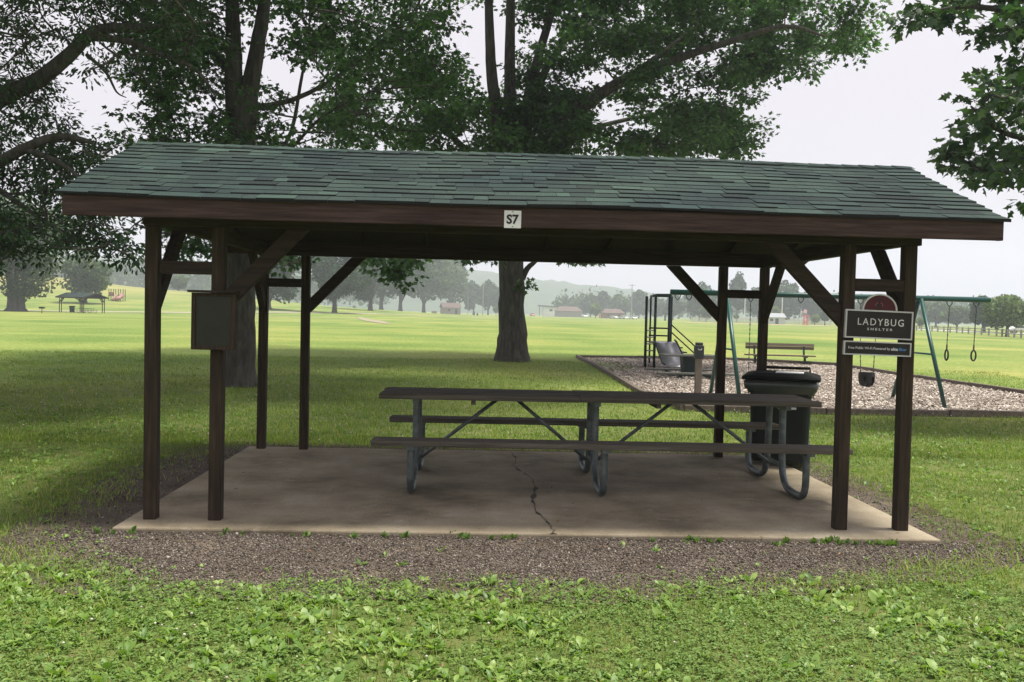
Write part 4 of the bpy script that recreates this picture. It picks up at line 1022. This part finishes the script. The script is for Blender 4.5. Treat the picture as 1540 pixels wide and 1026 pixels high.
# -------- park buildings
brick_m = noisy('pale_brick', [(.22, .19, .175), (.31, .275, .25)], 3); grey_wall = plain('grey_block_wall', (.24, .22, .21), .8)
brown_roof = noisy('brown_roof', [(.085, .055, .048), (.125, .085, .075)], 2); dark_roof = plain('dark_blue_grey_roof', (.05, .065, .085), .6); cream = plain('white_wall', (.82, .82, .82), .7); red_brick = noisy('red_brown_brick', [(.20, .12, .10), (.27, .17, .14)], 3)
def hut(name, label, px0, px1, Y, ywall, yroof, wall, roof, doors=(), windows=(), depth=6., cat='building', rot=0, hip=.25, over=.4):
    X0, X1 = fx(px0, Y), fx(px1, Y); zc = float(terrain((X0+X1)/2, Y)); root = thing(name, label, cat, ((X0+X1)/2, Y, zc), R(rot))
    w = (X1-X0)/2; hw = zpy(ywall, (px0+px1)/2, Y)-zc; hr = zpy(yroof, (px0+px1)/2, Y)-zc
    MB().box(-w, w, 0, depth, -.1, hw).build('wall', wall, root)
    a = w+over; b0, b1 = -over, depth+over; m = depth/2; rx = w*(1-hip)+over*(hip < .01)
    mb = MB().add([(-a, b0, hw+.02), (a, b0, hw+.02), (a, b1, hw+.02), (-a, b1, hw+.02), (-rx, m, hr), (rx, m, hr)], [(0, 1, 5, 4), (1, 2, 5), (2, 3, 4, 5), (3, 0, 4), (3, 2, 1, 0)])
    mb.build('roof', roof, root)
    for x in doors: MB().box(x*w-.5, x*w+.5, -.04, .0, 0, min(2.1, hw*.85)).build('door', dark_roof, root)
    for x in windows:
        f = MB().box(x*w-.5, x*w+.5, -.04, 0, hw*.45, hw*.8).build('window', dark_roof, root)
    return root
hut('brick_hut', 'small pale brick hut with brown gable roof beside the tree row', 666, 693, 410, 463, 455.5, brick_m, brown_roof, (.5,), (-.3,), 6, rot=14, hip=0)
hut('grey_building', 'long low grey building with brown roof right of the white building', 836, 875, 500, 468, 461, grey_wall, brown_roof, (), (), 8, hip=.3)
hut('brown_hut', 'brown brick hut with hipped roof behind the parked cars', 907, 939, 430, 471, 464.5, red_brick, brown_roof, (.55,), (-.5,), 8, hip=.3)
XA, XB = fx(811, 520), fx(858, 520)
wb = thing('white_building', 'white park building under a flat dark slanting roof', 'building', ((XA+XB)/2, 520, 0)); w = (XB-XA)/2
MB().hexa([(-w*.72, 0, -.1), (w*.9, 0, -.1), (w*.9, 9, -.1), (-w*.72, 9, -.1), (-w*.72, 0, 5.3), (w*.9, 0, 4.7), (w*.9, 9, 4.7), (-w*.72, 9, 5.3)]).build('wall', cream, wb)
MB().hexa([(-w*1.05, -1.2, 5.45), (w*1.05, -1.2, 4.75), (w*1.05, 10, 4.75), (-w*1.05, 10, 5.45), (-w*1.05, -1.2, 6.1), (w*1.05, -1.2, 5.3), (w*1.05, 10, 5.3), (-w*1.05, 10, 6.1)]).build('roof', dark_roof, wb)
MB().tube([(-w, -.8, 0), (-w, -.8, 5.4)], .18, 8).build('column', dark_roof, wb)
MB().box(-w*.35, -w*.15, -.06, 0, 2.8, 4.0).build('window', dark_roof, wb); MB().box(w*.05, w*.2, -.06, 0, 0, 2.2).build('door', red_brick, wb)
sh = hut('field_shed', 'pale open sided shed at the ball field', 1154, 1181, 285, 477.5, 471, plain('pale_mesh_wall', (.50, .51, .51), .8), plain('pale_metal_roof', (.24, .26, .27), .6), (.1,), (-.5,), 5, hip=0)
ub = thing('utility_box', 'small pale utility box left of the brick hut', 'box', (fx(653, 400), 400, .0))
MB().box(-1.1, 1.1, -.5, .5, -.05, 1.3).build('cabinet', brick_m, ub); MB().box(-1.15, 1.15, -.55, .55, 1.302, 1.4).build('lid', grey_wall, ub)

# -------- parked cars
car_w = plain('white_car_paint', (.68, .69, .70), .3, 0, .6); car_r = plain('red_car_paint', (.45, .03, .03), .3, 0, .6); car_glass = plain('car_glass', (.02, .025, .03), .1, 0, .6)
def make_car(label, paint, loc, rot, group):
    r = thing('parked_car', label, 'car', loc, rot, group)
    prof = [(-2.2, .35), (-2.2, .80), (-2.05, .95), (-1.55, 1.0), (-1.15, 1.42), (.35, 1.46), (1.05, 1.0), (1.95, .85), (2.2, .65), (2.2, .35)]
    MB().prism(prof, -.88, .88).build('body', paint, r, bevel=.06)
    MB().prism([(-1.45, 1.02), (-1.13, 1.36), (.33, 1.40), (.90, 1.02)], -.895, .895).build('window', car_glass, r)
    MB().add([(.42, -.75, 1.43), (1.03, -.8, 1.02), (1.03, .8, 1.02), (.42, .75, 1.43)], [(0, 1, 2, 3)]).build('windscreen', car_glass, r).location = (.03, 0, .02)
    for x in (-1.35, 1.35):
        for y in (-.9, .9):
            wh = MB().tube([(x, y-.1, .33), (x, y+.1, .33)], .33, 16).build('wheel', black_rubber, r); MB().tube([(x, y-.115, .33), (x, y+.115, .33)], .18, 10).build('rim', chain_m, wh)
    for y in (-.6, .6): MB().box(2.19, 2.215, y-.2, y+.2, .62, .76).build('headlight', white_m, r)
    return r
GC = 'cars parked by the far park buildings'
car = make_car('white parked car right in front of the brown hut door', car_w, (fx(924, 405), 405, -.05), R(-68), GC)
dup(car, (fx(938.5, 400), 400, -.05), R(-60), 'white parked car right of the one at the brown hut, middle of three')
dup(car, (fx(952.5, 395), 395, -.05), R(-75), 'white parked car farthest right, nearest the utility pole')
dup(car, (fx(879, 470), 470, -.05), R(-80), 'white vehicle at the right end of the grey building', scale=1.25)
dup(car, (fx(1537, 172), 172, -.05), R(-10), 'white car on the road at the right edge')
make_car('red parked car left of the white building', car_r, (fx(801, 490), 490, -.05), R(-80), GC)

# -------- poles, barrels, flag, tower, fences
pole_m = plain('weathered_pole_wood', (.28, .26, .24), .9)
def pole(name, label, px, Y, ytop, r=.14, arms=0, m=pole_m):
    X = fx(px, Y); z = float(terrain(X, Y)); t = thing(name, label, 'pole', (X, Y, z)); h = zpy(ytop, px, Y)-z
    MB().tube([(0, 0, 0), (0, 0, h)], [r, r*.75], 8).build('shaft', m, t)
    for k in range(arms): MB().box(-1.3, 1.3, -.08, .08, h-.6-k*1.2, h-.4-k*1.2).build('cross_arm', m, t)
    return t
pole('utility_pole', 'tall wooden utility pole right of the parked cars', 949.6, 410, 427.5, .20, 1)
pole('utility_pole', 'pale wooden utility pole between brick hut and maple trunk', 726, 420, 424, .20, 1)
pole('light_pole', 'thin pole just right of the brick hut', 703.5, 400, 441, .10)
pole('light_pole', 'thin leaning pale pole seen between the back right posts', 1120, 330, 447, .17, 0, white_m)
pole('light_pole', 'tall thin pole behind the ball field shed', 1176, 300, 438, .17, 0, white_m)
def barrel(label, px, Y, c, h=.95):
    X = fx(px, Y); t = thing('barrel', label, 'barrel', (X, Y, float(terrain(X, Y))))
    MB().lathe((0, 0, 0), [(.30, 0), (.34, .02), (.35, h*.5), (.34, h-.05), (.36, h)], 14).build('drum', plain('drum_paint', c), t, True)
    MB().lathe((0, 0, h), [(.37, .0), (.37, .04), (.2, .12)], 14).build('lid', black_m, t)
barrel('dark barrel right of the thin pole by the brick hut', 713, 400, (.02, .02, .02), 1.6)
barrel('low dark barrel, right one of two by the brick hut', 718, 395, (.03, .03, .035), 1.0)
barrel('blue barrel out on the field by the climbing frame', 1000.5, 330, (.02, .06, .16), 1.7)
barrel('orange barrel left of the brown hut', 902, 425, (.5, .2, .05), 1.8)
X = fx(1204.5, 300); fl = thing('flagpole', 'white flagpole flying a striped flag beyond the field', 'flagpole', (X, 300, -.05)); hp = zpy(464, 1204.5, 300)
MB().tube([(0, 0, 0), (0, 0, hp)], [.09, .05], 8).build('pole', white_m, fl)
flag_r = plain('flag_red', (.50, .05, .06), .8); flag_w = plain('flag_white', (.72, .72, .72), .8); flag_b = plain('flag_blue', (.03, .05, .20), .8)
mb = MB(); nx = 12
for j in range(13):
    for i in range(nx):
        q = []
        for ii, jj in ((i, j), (i+1, j), (i+1, j+1), (i, j+1)):
            x = .05+2.0*ii/nx; q.append((x, .12*math.sin(x*4.2), hp-.15-1.15*jj/13-.16*(ii/nx)**1.5))
        mb.add(q, [(0, 1, 2, 3)], 2 if (i < 5 and j < 7) else (0 if j % 2 == 0 else 1))
mb.build('flag', [flag_r, flag_w, flag_b], fl)
Xr = fx(1212, 265); rt = thing('play_tower', 'red ladder tower under the flag', 'play structure', (Xr, 265, -.05)); hr = zpy(474, 1212, 265)
rp = plain('bright_red_paint', (.50, .07, .05), .5)
for x in (-.5, .5):
    for y in (-.5, .5): MB().tube([(x, y, 0), (x, y, hr)], .09, 8).build('post', rp, rt)
for z in (.9, 2.0): MB().box(-.6, .6, -.6, .6, z, z+.15).build('deck', rp, rt)
MB().bar((-.7, -.6, .1), (.5, -.6, 1.9), .5, .1).build('ladder', rp, rt)
MB().box(-.75, .75, -.7, .7, hr-.25, hr).build('roof', rp, rt)
def rail_fence(name, label, P, spacing, h, mat, rails, pr=.06, cap=None):
    P = [np.array(p, float) for p in P]; root = thing(name, label, 'fence', (P[0][0], P[0][1], 0)); pts = []
    for a, b in zip(P[:-1], P[1:]):
        k = max(1, round(np.linalg.norm(b-a)/spacing)); pts += [a+(b-a)*i/k for i in range(k)]
    pts.append(P[-1]); o = P[0]
    zz = [float(terrain(*p)) for p in pts]
    for p, z in zip(pts, zz): MB().box(p[0]-o[0]-pr, p[0]-o[0]+pr, p[1]-o[1]-pr, p[1]-o[1]+pr, z-.1, z+h).build('post', mat, root)
    for i, (p, q) in enumerate(zip(pts[:-1], pts[1:])):
        for rz in rails: MB().bar((p[0]-o[0], p[1]-o[1], zz[i]+h*rz), (q[0]-o[0], q[1]-o[1], zz[i+1]+h*rz), max(.05, pr), .12).build('rail', cap if cap and rz == rails[-1] else mat, root)
    return root
rail_fence('rail_fence', 'low wooden post and rail fence along the right side of the field', [(fx(1365, 185), 185), (fx(1440, 150), 150), (fx(1500, 124), 124), (fx(1560, 100), 100)], 4.2, 1.0, pole_m, (.45, .85), .09)
rail_fence('ball_field_fence', 'low ball field fence with yellow top rail', [(fx(1040, 310), 310), (fx(1130, 300), 300), (fx(1250, 290), 290)], 3.6, 1.5, plain('galvanised_fence', (.50, .51, .51), .6), (.10, .24, .38, .52, .66, .80, .96), .07, plain('yellow_cap', (.55, .36, .14), .7))
strip('infield_dirt', [(fx(1030, 262), 262), (fx(1150, 258), 258), (fx(1260, 262), 262)], 16, noisy('infield_clay', [(.40, .25, .16), (.50, .34, .23)], .5), .04)
strip('road', [(fx(1290, 240), 240), (fx(1400, 205), 205), (fx(1480, 172), 172), (fx(1600, 140), 140)], 7, noisy('pale_gravel_road', [(.42, .40, .38), (.54, .52, .50)], .6), .05)
strip('road', [(fx(650, 395), 395), (fx(740, 405), 405), (fx(850, 430), 430), (fx(980, 395), 395)], 9, path_m, .05)
# -------- hazy summer air
hz = MB().box(-1450, 1450, -70, 1560, -3, 125).build('haze', bpy.data.materials.new('hazy_air')); tag(hz, kind='stuff', label='pale hazy air over the park')
m = hz.data.materials[0]; m.use_nodes = True; n = m.node_tree; n.nodes.clear()
vo = n.nodes.new('ShaderNodeOutputMaterial'); pv = n.nodes.new('ShaderNodeVolumePrincipled')
pv.inputs['Color'].default_value = (.81, .855, 1.0, 1); pv.inputs['Density'].default_value = .00065; pv.inputs['Anisotropy'].default_value = .1
n.links.new(pv.outputs[0], vo.inputs['Volume'])
# ================================================================== LAWN COVER
blade_m = island('grass_blades', [(.12, .20, .032), (.175, .265, .046), (.235, .32, .062), (.32, .34, .115), (.38, .32, .17)], .6, .35, .2, tcol=(1.2, 1.3, .6), pos=[0, .42, .80, .93, 1], bigvar=.8)
plant_m = island('plantain_leaves', [(.085, .17, .036), (.145, .25, .048), (.205, .315, .066), (.29, .39, .11)], .45, .35, .35, tcol=(1.2, 1.35, .55))
clover_m = island('clover_leaves', [(.095, .175, .044), (.14, .23, .056), (.185, .275, .07)], .55, .3, .25, tcol=(1.2, 1.35, .6))
BLADE = ([(-.5, 0, 0), (.5, 0, 0), (-.42, .10, .40), (.42, .10, .40), (-.25, .36, .78), (.25, .36, .78), (0, .72, 1.0)], [(0, 1, 3, 2), (2, 3, 5, 4), (4, 5, 6)])
def shr(k): return [(.4+(p[0]-.4)*k, 7.6+(p[1]-7.6)*k) for p in grav_out]
GR = [shr(1.0), shr(.95), shr(.91), shr(.86)]
def on_lawn(x, y, e=.0):
    w_ = .5+.5*np.sin(x*3.7+.7)*np.sin(x*1.3+y*2.1+1.9); r_ = rng.random(len(x))
    g_ = inside(GR[3], x, y) | (inside(GR[2], x, y) & (r_ > .22*w_)) | (inside(GR[1], x, y) & (r_ > .55*w_)) | (inside(GR[0], x, y) & (r_ > .35+.6*w_))
    return ~(g_ | inside(BED, x, y) | in_slab(x, y, .03))
def patch(x, y, f=1.0, seed=0.):
    return .5+.25*(np.sin(x*2.1*f+seed)+np.sin(y*2.9*f+1.3+seed)*np.cos(x*1.3*f-seed))+.25*np.sin(x*5.3*f+y*4.1*f+seed*2)*.8
def blades(name, label, N, xr, yr, w, h, ypow=1., pf=None):
    y = yr[0]+(yr[1]-yr[0])*rng.random(N)**ypow; x = rng.uniform(xr[0], xr[1], N)*1.0
    if pf: x = x*(.35+.65*y/yr[1])
    k = on_lawn(x, y); k &= rng.random(N) < np.clip(.45+.75*patch(x, y), .1, 1); x, y = x[k], y[k]; N = len(x)
    a = rng.random(N)*6.283; Xd = np.stack([np.cos(a), np.sin(a), np.zeros(N)], -1); Yd = np.stack([-np.sin(a), np.cos(a), np.zeros(N)], -1)
    Zd = unit(np.stack([rng.normal(size=N)*.25, rng.normal(size=N)*.25, np.ones(N)], -1))
    hh = h*(.5+.9*rng.random(N)); ww = w*(.7+.7*rng.random(N))
    o = scatter(name, *BLADE, np.stack([x, y, terrain(x, y)-.004], -1), Xd, Yd, Zd, np.stack([ww, hh*(.3+.9*rng.random(N)), hh], -1), blade_m)
    return tag(o, kind='stuff', label=label)
blades('grass', 'short lawn grass in front of the shelter', 50000, (-2.9, 3.4), (3.3, 6.0), .0038, .036)
blades('grass', 'lawn grass beside the slab', 150000, (-7.5, 9.5), (5.3, 11.5), .0055, .048)
blades('grass', 'lawn grass behind the slab', 150000, (-17, 17), (10.6, 30), .010, .052, 1.5, True)
blades('grass', 'taller grass tufts in front of the shelter', 2600, (-2.9, 3.4), (3.3, 5.3), .0042, .085)
# plantain rosettes
LEAF2 = ([(0, 0, 0), (.18, .05, .06), (.45, .22, .22), (.72, .20, .26), (1, 0, .16), (.18, -.05, .06), (.45, -.22, .22), (.72, -.20, .26), (.45, 0, .17), (.72, 0, .21)],
         [(0, 1, 2, 8), (8, 2, 3, 9), (9, 3, 4), (0, 8, 6, 5), (8, 9, 7, 6), (9, 4, 7)])
def rosettes(name, label, x, y, L, tmpl, mat, nmin=5, nmax=9, lift=(.15, .7)):
    P, D_, S = [], [], []
    for xx, yy, l in zip(x, y, L):
        n = rng.integers(nmin, nmax); a0 = rng.random()*6.28
        for k in range(n):
            a = a0+k*6.283/n+rng.normal()*.3; up = rng.uniform(*lift)
            P.append((xx, yy, 0)); D_.append((math.cos(a), math.sin(a), up)); S.append(l*rng.uniform(.55, 1.15))
    P = np.array(P); P[:, 2] = terrain(P[:, 0], P[:, 1]); D_ = np.array(D_); S = np.array(S)
    d, b, n = frames(D_, np.array([[0, 0, 1.]])+rng.normal(size=D_.shape)*.25)
    return tag(scatter(name, *tmpl, P, d, b, n, np.stack([S, S*rng.uniform(.6, 1.2, len(S)), S*rng.uniform(-.4, 1.3, len(S))], -1), mat, None, True), kind='stuff', label=label)
N = 3100
x = rng.uniform(-2.7, 3.0, N); y = rng.uniform(3.35, 5.5, N)
pr = np.clip(patch(x, y, 1.1, 2.)*1.1-.10+.35*(x < -.6)-.12*(x > 1.6), .05, 1)
k = on_lawn(x, y) & (rng.random(N) < pr); x, y = x[k], y[k]
rosettes('plantain_weeds', 'bright broad leaved weeds in the grass in front of the shelter', x, y, .032+.052*rng.random(len(x))**1.3, LEAF2, plant_m, 4, 9, (.05, .8))
N = 5200
x = np.concatenate([rng.uniform(-7, -2.9, N//2), rng.uniform(3.6, 9, N//2)]); y = rng.uniform(5.0, 14, N)
k = on_lawn(x, y) & (rng.random(N) < np.clip(patch(x, y, .9, 4.), .1, .9)); x, y = x[k], y[k]
rosettes('plantain_weeds', 'broad leaved weeds in the lawn beside the slab', x, y, .04+.03*rng.random(len(x)), LEAF2, plant_m, 4, 7)
# clover: three leaflets each
CL = ([(0, 0, .9), (.25, .22, 1.0), (.62, .26, 1.02), (.72, 0, .96), (.62, -.26, 1.02), (.25, -.22, 1.0)], [(0, 3, 2, 1), (0, 5, 4, 3)])
def clover(name, label, N, xr, yr, s0, yp=1.):
    x = rng.uniform(*xr, N); y = yr[0]+(yr[1]-yr[0])*rng.random(N)**yp
    k = on_lawn(x, y) & (rng.random(N) < np.clip(1.25*(1-patch(x, y, 1.1, 2.)), .1, 1)); x, y = np.repeat(x[k], 3), np.repeat(y[k], 3); N = len(x)
    a = np.repeat(rng.random(N//3)*6.28, 3)+np.tile([0, 2.094, 4.189], N//3)
    d, b, n = frames(np.stack([np.cos(a), np.sin(a), rng.normal(size=N)*.25], -1), np.array([[0, 0, 1.]])+rng.normal(size=(N, 3))*.2)
    s = s0*(.7+.7*np.repeat(rng.random(N//3), 3))
    up = np.tile([[0, 0, 1.]], (N, 1)); h = np.repeat(.010+.025*rng.random(N//3), 3)
    o = scatter(name, *CL, np.stack([x, y, terrain(x, y)+h-s*.9], -1), d, b, n, s, clover_m); return tag(o, kind='stuff', label=label)
clover('clover', 'low clover leaves in the grass in front of the shelter', 26000, (-2.8, 3.2), (3.35, 5.7), .019)
clover('clover', 'clover leaves in the lawn around and behind the slab', 26000, (-9, 11), (5.5, 17), .026, 1.3)
# white clover heads
ico = bmesh.new(); bmesh.ops.create_icosphere(ico, subdivisions=1, radius=1); IC = ([v.co[:] for v in ico.verts], [[v.index for v in f.verts] for f in ico.faces]); ico.free()
x = np.concatenate([rng.uniform(-2.6, 3, 70), rng.uniform(-8, 9, 420)]); y = np.concatenate([rng.uniform(3.6, 5.3, 70), rng.uniform(10.6, 20, 420)])
k = on_lawn(x, y); x, y = x[k], y[k]; N = len(x); d, b, n = frames(randdir(N), randdir(N))
tag(scatter('clover_flowers', *IC, np.stack([x, y, terrain(x, y)+.03+.03*rng.random(N)], -1), d, b, n, .005+.003*rng.random(N)+.004*(y > 9), island('clover_heads', [(.30, .26, .20), (.42, .38, .30), (.50, .46, .40)], .8)), kind='stuff', label='small white clover flowers dotting the grass')
# weeds along the slab edge
xs_, ys_ = [], []
for px, n_, sp in ((1045, 8, .07), (1085, 2, .06), (1165, 5, .09), (1240, 10, .10), (1275, 9, .12), (1335, 5, .08), (760, 6, .12), (560, 3, .1), (640, 3, .1), (700, 3, .1), (350, 4, .1), (440, 3, .1), (175, 4, .05), (975, 3, .1)):
    c = ground(px, 804+(px-770)*.016)
    for k in range(n_): xs_.append(c[0]+rng.normal()*sp); ys_.append(6.40+rng.normal()*.035)
rosettes('edge_weeds', 'small green weeds growing along the front edge of the slab', np.array(xs_), np.array(ys_), .022+.045*rng.random(len(xs_)), LEAF2, clover_m, 7, 12, (.5, 3.0))
N = 260
x = rng.uniform(-2.8, 3.4, N); y = rng.uniform(4.95, 6.3, N); k = inside(grav_out, x, y) & (rng.random(N) < .15+.8*(y < 5.35)); x, y = x[k], y[k]
rosettes('gravel_weeds', 'sparse weeds growing into the gravel', x, y, .025+.035*rng.random(len(x)), LEAF2, plant_m, 4, 8)
# dead leaves
x = np.concatenate([rng.uniform(-2.5, 3.2, 140), rng.uniform(-2.4, 3.2, 80)]); y = np.concatenate([rng.uniform(3.9, 6.4, 140), rng.uniform(6.5, 10, 80)]); N = len(x)
z = np.where(in_slab(x, y), .004, terrain(x, y)+.022)
d, b, n = frames(randdir(N)*np.array([1, 1, .2]), np.array([[0, 0, 1.]])+rng.normal(size=(N, 3))*.2)
tag(scatter('fallen_leaves', *OVAL, np.stack([x, y, z], -1), d, b, n, .012+.022*rng.random(N), island('dead_leaves', [(.10, .05, .025), (.20, .10, .05), (.30, .22, .12)], .8)), kind='stuff', label='brown fallen leaves on gravel and slab')
